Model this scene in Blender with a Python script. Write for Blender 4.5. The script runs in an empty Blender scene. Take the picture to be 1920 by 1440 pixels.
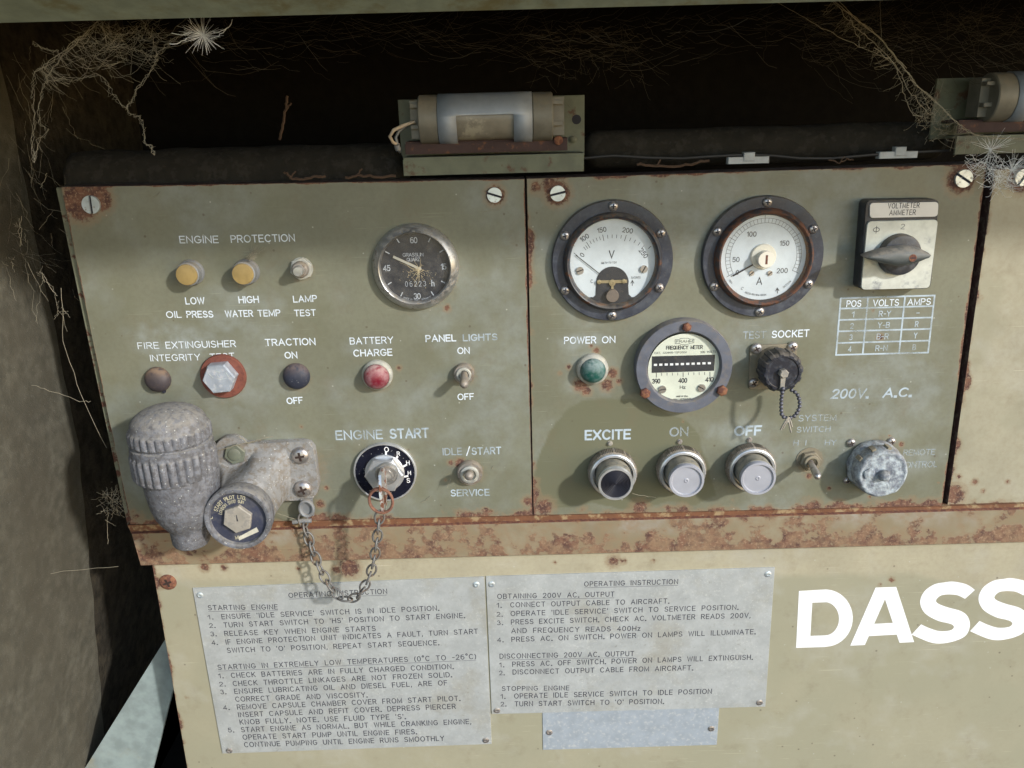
import bpy, bmesh, math, random
import numpy as np
from mathutils import Vector, Matrix, noise
random.seed(7)
S = bpy.context.scene
COL = S.collection
R = math.radians

# ------------------------------------------------------------------ camera
# plane coordinates: X right along the panel, Z up, Y into the panel (mm); p = -Y is how far something stands out
F, CX, CY = 1553.0, 960.0, 720.0
def _n(v): return v / np.linalg.norm(v)
_dd = _n(np.array([125.0, 4700.0, F]))
_dr = np.array([1.0, -0.0262, -0.001]); _dr = _n(_dr - _dd * _dr.dot(_dd))
_dn = np.cross(_dr, _dd)
def c2w(v): return np.array([np.dot(v, _dr), np.dot(v, _dn), -np.dot(v, _dd)])
_P0 = np.array([(1148 - CX) / F, (490 - CY) / F, 1.0]) * 606.0
CAM = -c2w(_P0)
def U(px, py, p=0.0):
    d = c2w(np.array([px - CX, py - CY, F])); t = (-p - CAM[1]) / d[1]
    q = CAM + t * d
    return float(q[0]), float(q[2])
def kk(px, py, p=0.0):                      # mm per photo pixel on the plane there
    a = U(px - 5, py, p); b = U(px + 5, py, p)
    return (b[0] - a[0]) / 10
cd = bpy.data.cameras.new('camera'); cam = bpy.data.objects.new('camera', cd); COL.objects.link(cam)
cx_, cy_, cz_ = c2w(np.array([1, 0, 0])), c2w(np.array([0, -1, 0])), c2w(np.array([0, 0, -1]))
cam.matrix_world = Matrix(((cx_[0], cy_[0], cz_[0], CAM[0] / 1000), (cx_[1], cy_[1], cz_[1], CAM[1] / 1000),
                           (cx_[2], cy_[2], cz_[2], CAM[2] / 1000), (0, 0, 0, 1)))
cd.sensor_fit = 'HORIZONTAL'; cd.sensor_width = 36; cd.lens = F / 1920 * 36
cd.clip_start = 0.01; cd.clip_end = 100
S.camera = cam

# ------------------------------------------------------------------ light
SUN = Vector((1.09, -1.0, 0.68)).normalized()
w = bpy.data.worlds.new('World'); S.world = w; w.use_nodes = True
nt = w.node_tree; nt.nodes.clear()
sky = nt.nodes.new('ShaderNodeTexSky'); sky.sky_type = 'NISHITA'; sky.sun_disc = False
sky.sun_elevation = math.asin(SUN.z); sky.sun_rotation = math.atan2(SUN.x, SUN.y)
sky.air_density = 1.0; sky.dust_density = 0.4; sky.ozone_density = 1.0
bg = nt.nodes.new('ShaderNodeBackground'); bg.inputs[1].default_value = 0.15
wo = nt.nodes.new('ShaderNodeOutputWorld')
nt.links.new(sky.outputs[0], bg.inputs[0]); nt.links.new(bg.outputs[0], wo.inputs[0])
sl = bpy.data.lights.new('sun', 'SUN'); sl.energy = 2.0; sl.angle = R(3.0); sl.color = (1, 0.975, 0.94)
so = bpy.data.objects.new('sun', sl); COL.objects.link(so)
so.rotation_euler = SUN.to_track_quat('Z', 'Y').to_euler()
S.view_settings.view_transform = 'Standard'; S.view_settings.look = 'None'
S.view_settings.exposure = 0.88; S.view_settings.gamma = 1.0; S.view_settings.use_curve_mapping = False

# ------------------------------------------------------------------ materials
class N:
    def __init__(s, name):
        s.m = bpy.data.materials.new(name); s.m.use_nodes = True; s.t = s.m.node_tree
        s.b = s.t.nodes['Principled BSDF']; s.geo = s.t.nodes.new('ShaderNodeNewGeometry'); s.k = 0
    def link(s, a, b): s.t.links.new(a, b)
    def _in(s, sock, v):
        if hasattr(v, 'is_output') or isinstance(v, bpy.types.NodeSocket): s.link(v, sock)
        elif isinstance(v, (tuple, list)): sock.default_value = (*v, 1) if len(v) == 3 and len(sock.default_value) == 4 else v
        else: sock.default_value = v
    def math(s, op, a, b=0.0, c=0.0, clamp=False):
        n = s.t.nodes.new('ShaderNodeMath'); n.operation = op; n.use_clamp = clamp
        for i, v in enumerate((a, b, c)): s._in(n.inputs[i], v)
        return n.outputs[0]
    def noise(s, scale, detail=4, rough=0.55, vec=None, dist=0.0):
        n = s.t.nodes.new('ShaderNodeTexNoise'); n.inputs['Scale'].default_value = scale
        n.inputs['Detail'].default_value = detail; n.inputs['Roughness'].default_value = rough
        n.inputs['Distortion'].default_value = dist
        s.link(vec or s.geo.outputs['Position'], n.inputs['Vector']); return n.outputs[0]
    def vor(s, scale):
        n = s.t.nodes.new('ShaderNodeTexVoronoi'); n.inputs['Scale'].default_value = scale
        s.link(s.geo.outputs['Position'], n.inputs['Vector']); return n.outputs
    def step(s, v, a, b):
        n = s.t.nodes.new('ShaderNodeMapRange'); n.interpolation_type = 'SMOOTHSTEP'
        s._in(n.inputs[0], v); n.inputs[1].default_value = a; n.inputs[2].default_value = b
        return n.outputs[0]
    def mix(s, f, a, b):
        n = s.t.nodes.new('ShaderNodeMix'); n.data_type = 'RGBA'
        s._in(n.inputs[0], f); s._in(n.inputs[6], a); s._in(n.inputs[7], b); return n.outputs[2]
    def mixf(s, f, a, b):
        n = s.t.nodes.new('ShaderNodeMix'); n.data_type = 'FLOAT'
        s._in(n.inputs[0], f); s._in(n.inputs[2], a); s._in(n.inputs[3], b); return n.outputs[0]
    def attr(s, name):
        n = s.t.nodes.new('ShaderNodeAttribute'); n.attribute_name = name; return n.outputs['Fac']
    def up(s):
        n = s.t.nodes.new('ShaderNodeSeparateXYZ'); s.link(s.geo.outputs['Normal'], n.inputs[0]); return n.outputs[2]
    def bump(s, h, dist, strength=1.0):
        n = s.t.nodes.new('ShaderNodeBump'); n.inputs['Strength'].default_value = strength
        n.inputs['Distance'].default_value = dist / 1000; s._in(n.inputs['Height'], h)
        s.link(n.outputs[0], s.b.inputs['Normal'])
    def done(s, col, rough, metal=0.0, spec=0.5):
        s._in(s.b.inputs['Base Color'], col); s._in(s.b.inputs['Roughness'], rough)
        s._in(s.b.inputs['Metallic'], metal); s.b.inputs['Specular IOR Level'].default_value = spec
        return s.m

def mat(name, base, rough=0.5, metal=0.0, c2=None, s2=150, t2=(0.5, 0.6), r2=0.8, m2=0.0, dust=0.0,
        dustcol=(0.30, 0.25, 0.18), speck=0.0, bump=0.0, bs=500, spec=0.5, var=0.15):
    n = N(name)
    v = n.noise(90, 5)
    dark = tuple(c * (1 - var) for c in base); lite = tuple(min(1, c * (1 + var)) for c in base)
    col = n.mix(n.step(v, 0.3, 0.7), dark, lite); ro = rough; me = metal
    if c2:
        f = n.step(n.noise(s2, 6, 0.65), *t2)
        col = n.mix(f, col, c2); ro = n.mixf(f, ro, r2); me = n.mixf(f, me, m2)
    if dust:
        d = n.math('MULTIPLY', n.step(n.up(), -0.05, 0.8), n.step(n.noise(260, 5), 0.25, 0.6))
        d2 = n.math('MULTIPLY', n.step(n.noise(500, 6, 0.7), 0.5, 0.75), 0.35)
        d = n.math('MULTIPLY', n.math('MAXIMUM', d, d2), dust, clamp=True)
        col = n.mix(d, col, dustcol); ro = n.mixf(d, ro, 0.9); me = n.mixf(d, me, 0.0)
    if speck:
        vo = n.vor(420); f = n.math('MULTIPLY', n.step(vo[0], 0.22, 0.1), n.step(vo[1], 0.62, 0.66))
        f = n.math('MULTIPLY', f, speck); col = n.mix(f, col, (0.6, 0.6, 0.56)); ro = n.mixf(f, ro, 0.9); me = n.mixf(f, me, 0.0)
    if bump: n.bump(n.noise(bs, 5, 0.6), bump)
    return n.done(col, ro, me, spec)

def rustcol(n):
    a = n.mix(n.step(n.noise(160, 5), 0.38, 0.6), (0.080, 0.038, 0.031), (0.17, 0.085, 0.054))
    return n.mix(n.step(n.noise(520, 5, 0.7), 0.5, 0.68), a, (0.33, 0.22, 0.14))

def paint(name, base, dark_tone, milky, rough=0.42, grime=(0.10, 0.085, 0.06), tint=None):
    """weathered sheet-metal paint; rust / dust / dark_tone weights come from the sheet's own attributes"""
    n = N(name)
    v = n.noise(22, 5); v2 = n.noise(260, 5, 0.65)
    col = n.mix(n.step(v, 0.3, 0.7), tuple(c * 0.93 for c in base), tuple(c * 1.07 for c in base))
    col = n.mix(n.math('MULTIPLY', n.step(v2, 0.35, 0.75), 0.24), col, grime)
    st = n.attr('dark_tone')  # weight of a second, darker tone of the paint
    col = n.mix(st, col, dark_tone)
    du = n.math('MULTIPLY', n.attr('dust'), n.step(n.noise(55, 6, 0.7), 0.25, 0.75), clamp=True)
    col = n.mix(du, col, milky)
    vo = n.vor(95); sp = n.math('MULTIPLY', n.step(vo[0], 0.075, 0.03), n.step(vo[1], 0.66, 0.9))
    col = n.mix(n.math('MULTIPLY', sp, 0.6), col, (0.5, 0.5, 0.45))
    vo2 = n.vor(70); sp2 = n.math('MULTIPLY', n.step(vo2[0], 0.085, 0.04), n.step(vo2[1], 0.70, 0.72))
    col = n.mix(n.math('MULTIPLY', sp2, 0.6), col, (0.09, 0.06, 0.04))
    gr = n.math('MULTIPLY', n.step(n.noise(38, 7, 0.7), 0.52, 0.72), 0.30); col = n.mix(gr, col, (0.17, 0.135, 0.085))
    for ang, sc in ((0.5, (26, 1, 1500)), (-0.9, (30, 1, 1300)), (1.45, (14, 1, 1700))):
        mp_ = n.t.nodes.new('ShaderNodeMapping'); mp_.inputs['Rotation'].default_value = (0, ang, 0); mp_.inputs['Scale'].default_value = sc
        n.link(n.geo.outputs['Position'], mp_.inputs[0]); sn = n.noise(1.0, 2, 0.5, mp_.outputs[0])
        sm_ = n.math('MULTIPLY', n.step(sn, 0.70, 0.73), n.step(n.noise(17, 3), 0.45, 0.56))
        col = n.mix(n.math('MULTIPLY', sm_, 0.5), col, tuple(min(.7, c * 1.7 + .05) for c in base))
    ra = n.attr('rust')
    rn = n.math('ADD', ra, n.math('MULTIPLY', n.math('SUBTRACT', n.noise(300, 8, 0.78), 0.5), 1.5))
    halo = n.math('MULTIPLY', n.step(rn, -0.15, 0.45), 0.62)
    col = n.mix(halo, col, (0.25, 0.175, 0.105))
    rm = n.step(rn, 0.38, 0.62)
    rc = rustcol(n)
    if tint: rc = n.mix(n.math('MULTIPLY', n.step(n.noise(70, 6, .75), .35, .65), .75), rc, tint)
    col = n.mix(rm, col, rc)
    ro = n.mixf(du, rough, 0.62); ro = n.mixf(st, ro, rough * 0.9); ro = n.mixf(rm, ro, 0.9)
    h = n.math('ADD', n.math('MULTIPLY', rm, n.noise(700, 4, 0.7)), n.math('MULTIPLY', n.noise(180, 3), 0.25))
    n.bump(h, 0.5, 0.6)
    return n.done(col, ro, 0.0, 0.45)

def printed(name, col, keep, scale=60, soft=0.12, rough=0.6, lo=0.12, hi=1.0):
    """worn screen print: flakes away where the noise is above keep"""
    n = N(name)
    f = n.step(n.math('ADD', n.math('MULTIPLY', n.noise(scale, 3), 0.8), n.math('MULTIPLY', n.noise(900, 4, .7), 0.2)), keep - soft, keep + soft)
    n._in(n.b.inputs['Base Color'], col); n.b.inputs['Roughness'].default_value = rough
    tr = n.t.nodes.new('ShaderNodeBsdfTransparent'); mx = n.t.nodes.new('ShaderNodeMixShader')
    n.link(n.mixf(f, hi, lo), mx.inputs[0]); n.link(tr.outputs[0], mx.inputs[1]); n.link(n.b.outputs[0], mx.inputs[2])
    n.link(mx.outputs[0], n.t.nodes['Material Output'].inputs[0]); return n.m

def glass(name, tint=(1, 1, 1), amount=0.05, dirt=0.05):
    n = N(name); t = n.t
    tr = t.nodes.new('ShaderNodeBsdfTransparent'); tr.inputs[0].default_value = (*tint, 1)
    gl = t.nodes.new('ShaderNodeBsdfGlossy'); gl.inputs['Roughness'].default_value = 0.12
    df = t.nodes.new('ShaderNodeBsdfDiffuse'); df.inputs[0].default_value = (0.45, 0.42, 0.36, 1)
    m1 = t.nodes.new('ShaderNodeMixShader'); m1.inputs[0].default_value = amount
    n.link(tr.outputs[0], m1.inputs[1]); n.link(gl.outputs[0], m1.inputs[2])
    m2 = t.nodes.new('ShaderNodeMixShader')
    n.link(n.math('MULTIPLY', n.step(n.noise(140, 6, .7), 0.35, 0.8), dirt), m2.inputs[0])
    n.link(m1.outputs[0], m2.inputs[1]); n.link(df.outputs[0], m2.inputs[2])
    n.link(m2.outputs[0], t.nodes['Material Output'].inputs[0]); return n.m

RUST2 = (0.16, 0.06, 0.03)
OLIVE = (0.180, 0.182, 0.130); CREAM = (0.385, 0.350, 0.250)
M = {}
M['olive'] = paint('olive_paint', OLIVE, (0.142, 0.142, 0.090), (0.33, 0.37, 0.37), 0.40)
M['cream'] = paint('cream_paint', CREAM, (0.300, 0.288, 0.205), (0.45, 0.44, 0.40), 0.38, (0.25, 0.2, 0.13))
M['side'] = paint('buff_paint', (0.345, 0.32, 0.235), (0.27, 0.26, 0.185), (0.5, 0.5, 0.46), 0.4, (0.2, 0.16, 0.1))
M['rail'] = paint('rusting_rail_paint', (0.30, 0.265, 0.185), (0.235, 0.19, 0.12), (0.36, 0.34, 0.32), 0.5, (0.13, 0.08, 0.05), (0.27, 0.18, 0.105))
M['edge'] = mat('edge_paint', (0.16, 0.165, 0.11), 0.5, c2=(0.09, 0.035, 0.02), s2=120, t2=(0.5, 0.6))
M['topedge'] = mat('rusted_edge', (0.05, 0.025, 0.022), 0.8, c2=(0.10, 0.08, 0.06), s2=200, bump=0.3)
def plate(name, base):
    n = N(name); v = n.noise(45, 6, 0.7)
    col = n.mix(n.step(v, 0.3, 0.7), tuple(c * 0.86 for c in base), tuple(min(1, c * 1.08) for c in base))
    f = n.math('MULTIPLY', n.step(n.noise(520, 7, 0.8), 0.53, 0.66), n.mixf(n.step(n.noise(28, 4), .4, .6), .25, .75))
    col = n.mix(f, col, (0.66, 0.67, 0.62)); d = n.math('MULTIPLY', n.step(n.noise(330, 7, 0.78), 0.56, 0.68), n.mixf(n.step(n.noise(22, 4), .42, .62), .2, .6))
    col = n.mix(d, col, (0.23, 0.22, 0.18))
    st = n.math('MULTIPLY', n.step(n.noise(14, 6, .7), .5, .68), .4); col = n.mix(st, col, (.30, .27, .19))
    n.bump(n.noise(500, 5, .7), 0.15, 0.5)
    return n.done(col, n.mixf(f, 0.5, 0.75), n.mixf(f, 0.25, 0.05))
M['plate'] = plate('etched_aluminium', (0.44, 0.46, 0.455))
M['blank'] = mat('bare_aluminium', (0.40, 0.45, 0.50), 0.42, 0.3, var=0.08, c2=(0.58, 0.6, 0.6), s2=300, t2=(.5, .7), r2=.6, m2=.4)
M['ink'] = printed('black_ink', (0.035, 0.035, 0.05), 0.72, 300, 0.1)
M['inkb'] = mat('dial_ink', (0.03, 0.03, 0.035), 0.6)
M['white_crisp'] = printed('white_print', (0.72, 0.79, 0.86), 0.66, 60, 0.14, lo=.3, hi=.95)
M['white_worn'] = printed('worn_white_print', (0.56, 0.66, 0.74), 0.56, 45, 0.16, lo=.15, hi=.8)
M['white_faint'] = printed('faint_white_print', (0.58, 0.68, 0.78), 0.52, 30, 0.2, lo=.14, hi=.5)
M['dialink'] = mat('pale_dial_ink', (0.50, 0.53, 0.55), 0.6)
M['decal'] = mat('white_vinyl', (0.86, 0.86, 0.86), 0.35, var=0.01)
M['dial'] = mat('white_dial', (0.62, 0.67, 0.70), 0.6, var=0.05)
M['dialcream'] = mat('cream_dial', (0.70, 0.72, 0.60), 0.6, var=0.04)
M['dialblack'] = mat('black_dial', (0.026, 0.028, 0.036), 0.5, c2=(0.09, 0.075, 0.055), s2=220, t2=(0.55, 0.8))
M['black'] = mat('black_paint', (0.022, 0.024, 0.03), 0.42, c2=(0.05, 0.055, 0.065), s2=140, t2=(.45, .65), r2=.6, dust=0.45)
M['bakelite'] = mat('black_bakelite', (0.03, 0.036, 0.055), 0.38, c2=(0.06, 0.068, 0.085), s2=110, t2=(.45, .65), r2=.6, dust=0.45, bump=.06)
M['greyflange'] = mat('grey_blue_plastic', (0.105, 0.115, 0.145), 0.6, c2=(0.15, 0.14, 0.14), s2=140, t2=(.5, .7), dust=0.45)
M['rustbezel'] = mat('rusted_bezel', (0.05, 0.04, 0.04), 0.6, c2=(0.135, 0.06, 0.035), s2=190, t2=(0.42, 0.56), r2=.9, bump=0.3, bs=700)
M['darkbezel'] = mat('dark_bezel', (0.03, 0.032, 0.04), 0.4, c2=(0.12, 0.055, 0.03), s2=170, t2=(0.52, 0.6), r2=.9, dust=.3)
M['chrome'] = mat('dull_chrome', (0.48, 0.48, 0.47), 0.33, 0.85, c2=(0.22, 0.19, 0.15), s2=260, t2=(.5, .7), r2=.8, dust=.3)
M['steel'] = mat('zinc_screw', (0.62, 0.68, 0.70), 0.38, 0.6, c2=(0.30, 0.27, 0.22), s2=350, t2=(.56, .7), r2=.8)
M['nickel'] = mat('nickel_screw', (0.46, 0.43, 0.41), 0.35, 0.8, c2=(0.20, 0.15, 0.11), s2=350, t2=(.52, .7), r2=.8)
M['slot'] = mat('screw_recess', (0.02, 0.02, 0.03), 0.8)
M['recess'] = mat('rusty_recess', (0.035, 0.02, 0.015), 0.9)
M['rust'] = mat('rusted_iron', (0.13, 0.05, 0.035), 0.9, c2=(0.23, 0.10, 0.05), s2=330, t2=(.45, .6), bump=0.4, bs=700)
M['redwasher'] = mat('red_washer', (0.175, 0.055, 0.036), 0.75, c2=(0.13, 0.04, 0.03), s2=420, t2=(.52, .64), bump=.2)
M['boltzinc'] = mat('zinc_bolt', (0.40, 0.44, 0.50), 0.45, 0.4, c2=(0.42, 0.43, 0.45), s2=240, t2=(.5, .65))
M['alu'] = mat('cast_alloy', (0.185, 0.19, 0.21), 0.6, 0.3, c2=(0.095, 0.092, 0.095), s2=230, t2=(.42, .62), r2=.85, dust=0.75, dustcol=(.29, .27, .235), speck=0.8, bump=0.6, bs=520)
M['aluplate'] = mat('pitted_alloy', (0.28, 0.275, 0.265), 0.65, 0.2, c2=(0.20, 0.175, 0.145), s2=240, t2=(.45, .62), r2=.85, speck=1, bump=0.4, bs=800)
M['corroded'] = mat('corroded_alloy', (0.16, 0.175, 0.205), 0.8, 0.1, c2=(0.44, 0.49, 0.51), s2=190, t2=(.36, .66), r2=.95, bump=0.9, bs=420, dust=.4)
M['amber'] = mat('amber_lens', (0.29, 0.205, 0.078), 0.35, dust=0.25, var=.2)
M['redlens'] = mat('red_lens', (0.20, 0.014, 0.03), 0.3, c2=(.28, .13, .14), s2=130, t2=(.38, .66), r2=.7, dust=0.9, dustcol=(.42, .27, .25))
M['greenlens'] = mat('green_lens', (0.012, 0.085, 0.068), 0.3, c2=(.11, .17, .165), s2=130, t2=(.40, .68), r2=.7, dust=0.9, dustcol=(.25, .31, .30))
M['lampbezel'] = mat('lamp_bezel', (0.44, 0.44, 0.40), 0.5, 0.4, c2=(0.50, 0.48, 0.40), s2=250, t2=(.5, .65), dust=.5, dustcol=(.45, .43, .35))
M['greybezel'] = mat('grey_bezel', (0.24, 0.25, 0.26), 0.55, 0.3, dust=.6)
M['plugbrown'] = mat('dusty_rubber_plug', (0.055, 0.045, 0.05), 0.55, dust=1.0, dustcol=(.20, .135, .09))
M['plugblack'] = mat('black_rubber_plug', (0.025, 0.03, 0.05), 0.6, dust=0.7, dustcol=(.18, .13, .11), speck=.25)
M['knurl'] = mat('knurled_ring', (0.30, 0.27, 0.24), 0.55, 0.5, c2=(0.17, 0.135, 0.10), s2=260, t2=(.48, .62), dust=.6)
M['sleeve'] = mat('dusty_sleeve', (0.21, 0.21, 0.18), 0.6, 0.3, c2=(0.10, 0.10, 0.10), s2=160, t2=(.5, .65), dust=.8, dustcol=(.34, .30, .22))
M['paleplastic'] = mat('pale_cap', (0.34, 0.345, 0.38), 0.45, var=.06, speck=.5)
M['excite'] = mat('black_lens', (0.022, 0.022, 0.03), 0.35)
M['keydisc'] = mat('key_disc_black', (0.010, 0.011, 0.02), 0.22, speck=.35)
M['brightrim'] = mat('bright_rim', (0.66, 0.67, 0.68), 0.35, 0.7)
M['keysteel'] = mat('key_steel', (0.62, 0.62, 0.60), 0.35, 0.8, c2=RUST2, s2=120, t2=(.48, .56), r2=.9)
M['keyring'] = mat('rusty_ring', (0.19, 0.085, 0.055), 0.75, c2=(0.26, 0.12, 0.07), s2=300, t2=(.5, .6), bump=.2)
M['chain'] = mat('grey_chain', (0.19, 0.185, 0.175), 0.6, 0.5, c2=(0.15, 0.11, 0.08), s2=150, t2=(.5, .65))
M['beads'] = mat('bead_chain', (0.11, 0.11, 0.13), 0.5, 0.4)
M['capblue'] = mat('blue_black_cap', (0.012, 0.015, 0.026), 0.38, c2=(0.035, 0.04, 0.052), s2=200, t2=(.5, .65), dust=.35)
M['tan'] = mat('dusty_brass', (0.23, 0.20, 0.14), 0.65, .2, dust=.6)
M['knobgrey'] = mat('dusty_handle', (0.075, 0.085, 0.085), 0.5, dust=.75, dustcol=(.25, .22, .18))
M['switchplate'] = mat('scuffed_plate', (0.52, 0.54, 0.49), 0.42, 0.15, c2=(0.25, 0.26, 0.26), s2=70, t2=(.56, .7), r2=.6)
M['switchtop'] = mat('pale_plate', (0.66, 0.65, 0.63), 0.4, 0.1, var=.04)
M['brass'] = mat('old_brass', (0.42, 0.35, 0.22), 0.4, .7)
M['putty'] = mat('pale_hub', (0.72, 0.68, 0.58), 0.5, var=.04)
M['greyknob'] = mat('brown_zero_knob', (0.17, 0.135, 0.11), 0.6)
M['hexgrey'] = mat('dusty_hex', (0.34, 0.31, 0.26), 0.7, .2, c2=(.26, .24, .21), s2=200)
M['labelblue'] = mat('label_blue', (0.035, 0.040, 0.068), 0.5, c2=(.075, .075, .09), s2=150, t2=(.45, .7), r2=.7, dust=.5)
M['labelgold'] = mat('label_gold', (0.50, 0.46, 0.32), 0.5)
M['paper'] = mat('pale_tag', (0.55, 0.52, 0.42), 0.6)
M['foam'] = mat('dirty_foam', (0.100, 0.094, 0.073), 0.95, c2=(0.080, 0.073, 0.055), s2=24, t2=(.30, .72), r2=.95, bump=0.7, bs=800, spec=.15, var=.25, speck=.1)
M['foamshade'] = mat('shaded_foam', (0.030, 0.026, 0.020), 0.95, c2=(0.05, 0.042, 0.03), s2=60, t2=(.45, .65), r2=.95, bump=1.6, bs=260, spec=.1, var=.3)  # same foam as above, the shade of the deep wall put into its colour
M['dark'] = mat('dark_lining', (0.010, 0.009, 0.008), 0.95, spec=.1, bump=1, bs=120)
M['roll'] = mat('dark_lagging', (0.022, 0.020, 0.016), 0.95, c2=(.030, .027, .022), s2=120, spec=.2, bump=.8, bs=300)
M['hatch'] = mat('hatch_paint', (0.33, 0.38, 0.30), 0.6, c2=(0.24, 0.22, 0.11), s2=35, t2=(.45, .7), bump=.3)
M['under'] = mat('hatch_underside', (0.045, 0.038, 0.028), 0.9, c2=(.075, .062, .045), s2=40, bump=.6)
M['bracket'] = mat('bracket_paint', (0.125, 0.135, 0.09), 0.55, c2=(0.11, 0.06, 0.04), s2=70, t2=(.56, .68), r2=.9, dust=.2)
M['brackrust'] = mat('rusty_mount', (0.055, 0.032, 0.03), 0.85, c2=(0.16, 0.07, 0.035), s2=150, t2=(.55, .68), bump=.3)
M['lampgrey'] = mat('lamp_body', (0.19, 0.18, 0.15), 0.55, .15, dust=.4)
M['lampsteel'] = mat('lamp_sleeve', (0.36, 0.40, 0.46), 0.62, .45, var=.08)
M['lampwin'] = mat('lamp_window', (0.24, 0.22, 0.18), 0.35, c2=(.36, .33, .26), s2=60, t2=(.5, .6), r2=.4)
M['wirewhite'] = mat('cream_wire', (0.55, 0.44, 0.32), 0.5)
M['wireblack'] = mat('black_wire', (0.02, 0.02, 0.02), 0.6)
M['connector'] = mat('white_connector', (0.42, 0.45, 0.47), 0.6, dust=.6)
M['brace'] = mat('pale_blue_paint', (0.25, 0.305, 0.30), 0.5, c2=(.26, .23, .14), s2=16, t2=(.58, .8))
M['web'] = mat('cobweb_silk', (0.30, 0.27, 0.20), 0.9, spec=.1)
M['webdark'] = mat('grey_cobweb', (0.10, 0.085, 0.062), 0.95, spec=.1)
M['fluff'] = mat('seed_fluff', (0.84, 0.86, 0.88), 0.8, spec=.2)
M['twig'] = mat('dead_twig', (0.095, 0.058, 0.038), 0.9)
M['glass'] = glass('dusty_glass', (0.97, 0.98, 0.98), 0.05, 0.06)
M['glassdirty'] = glass('cracked_glass', (0.93, 0.94, 0.96), 0.07, 0.14)
M['crack'] = mat('crack_lines', (0.55, 0.45, 0.27), 0.6)

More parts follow.
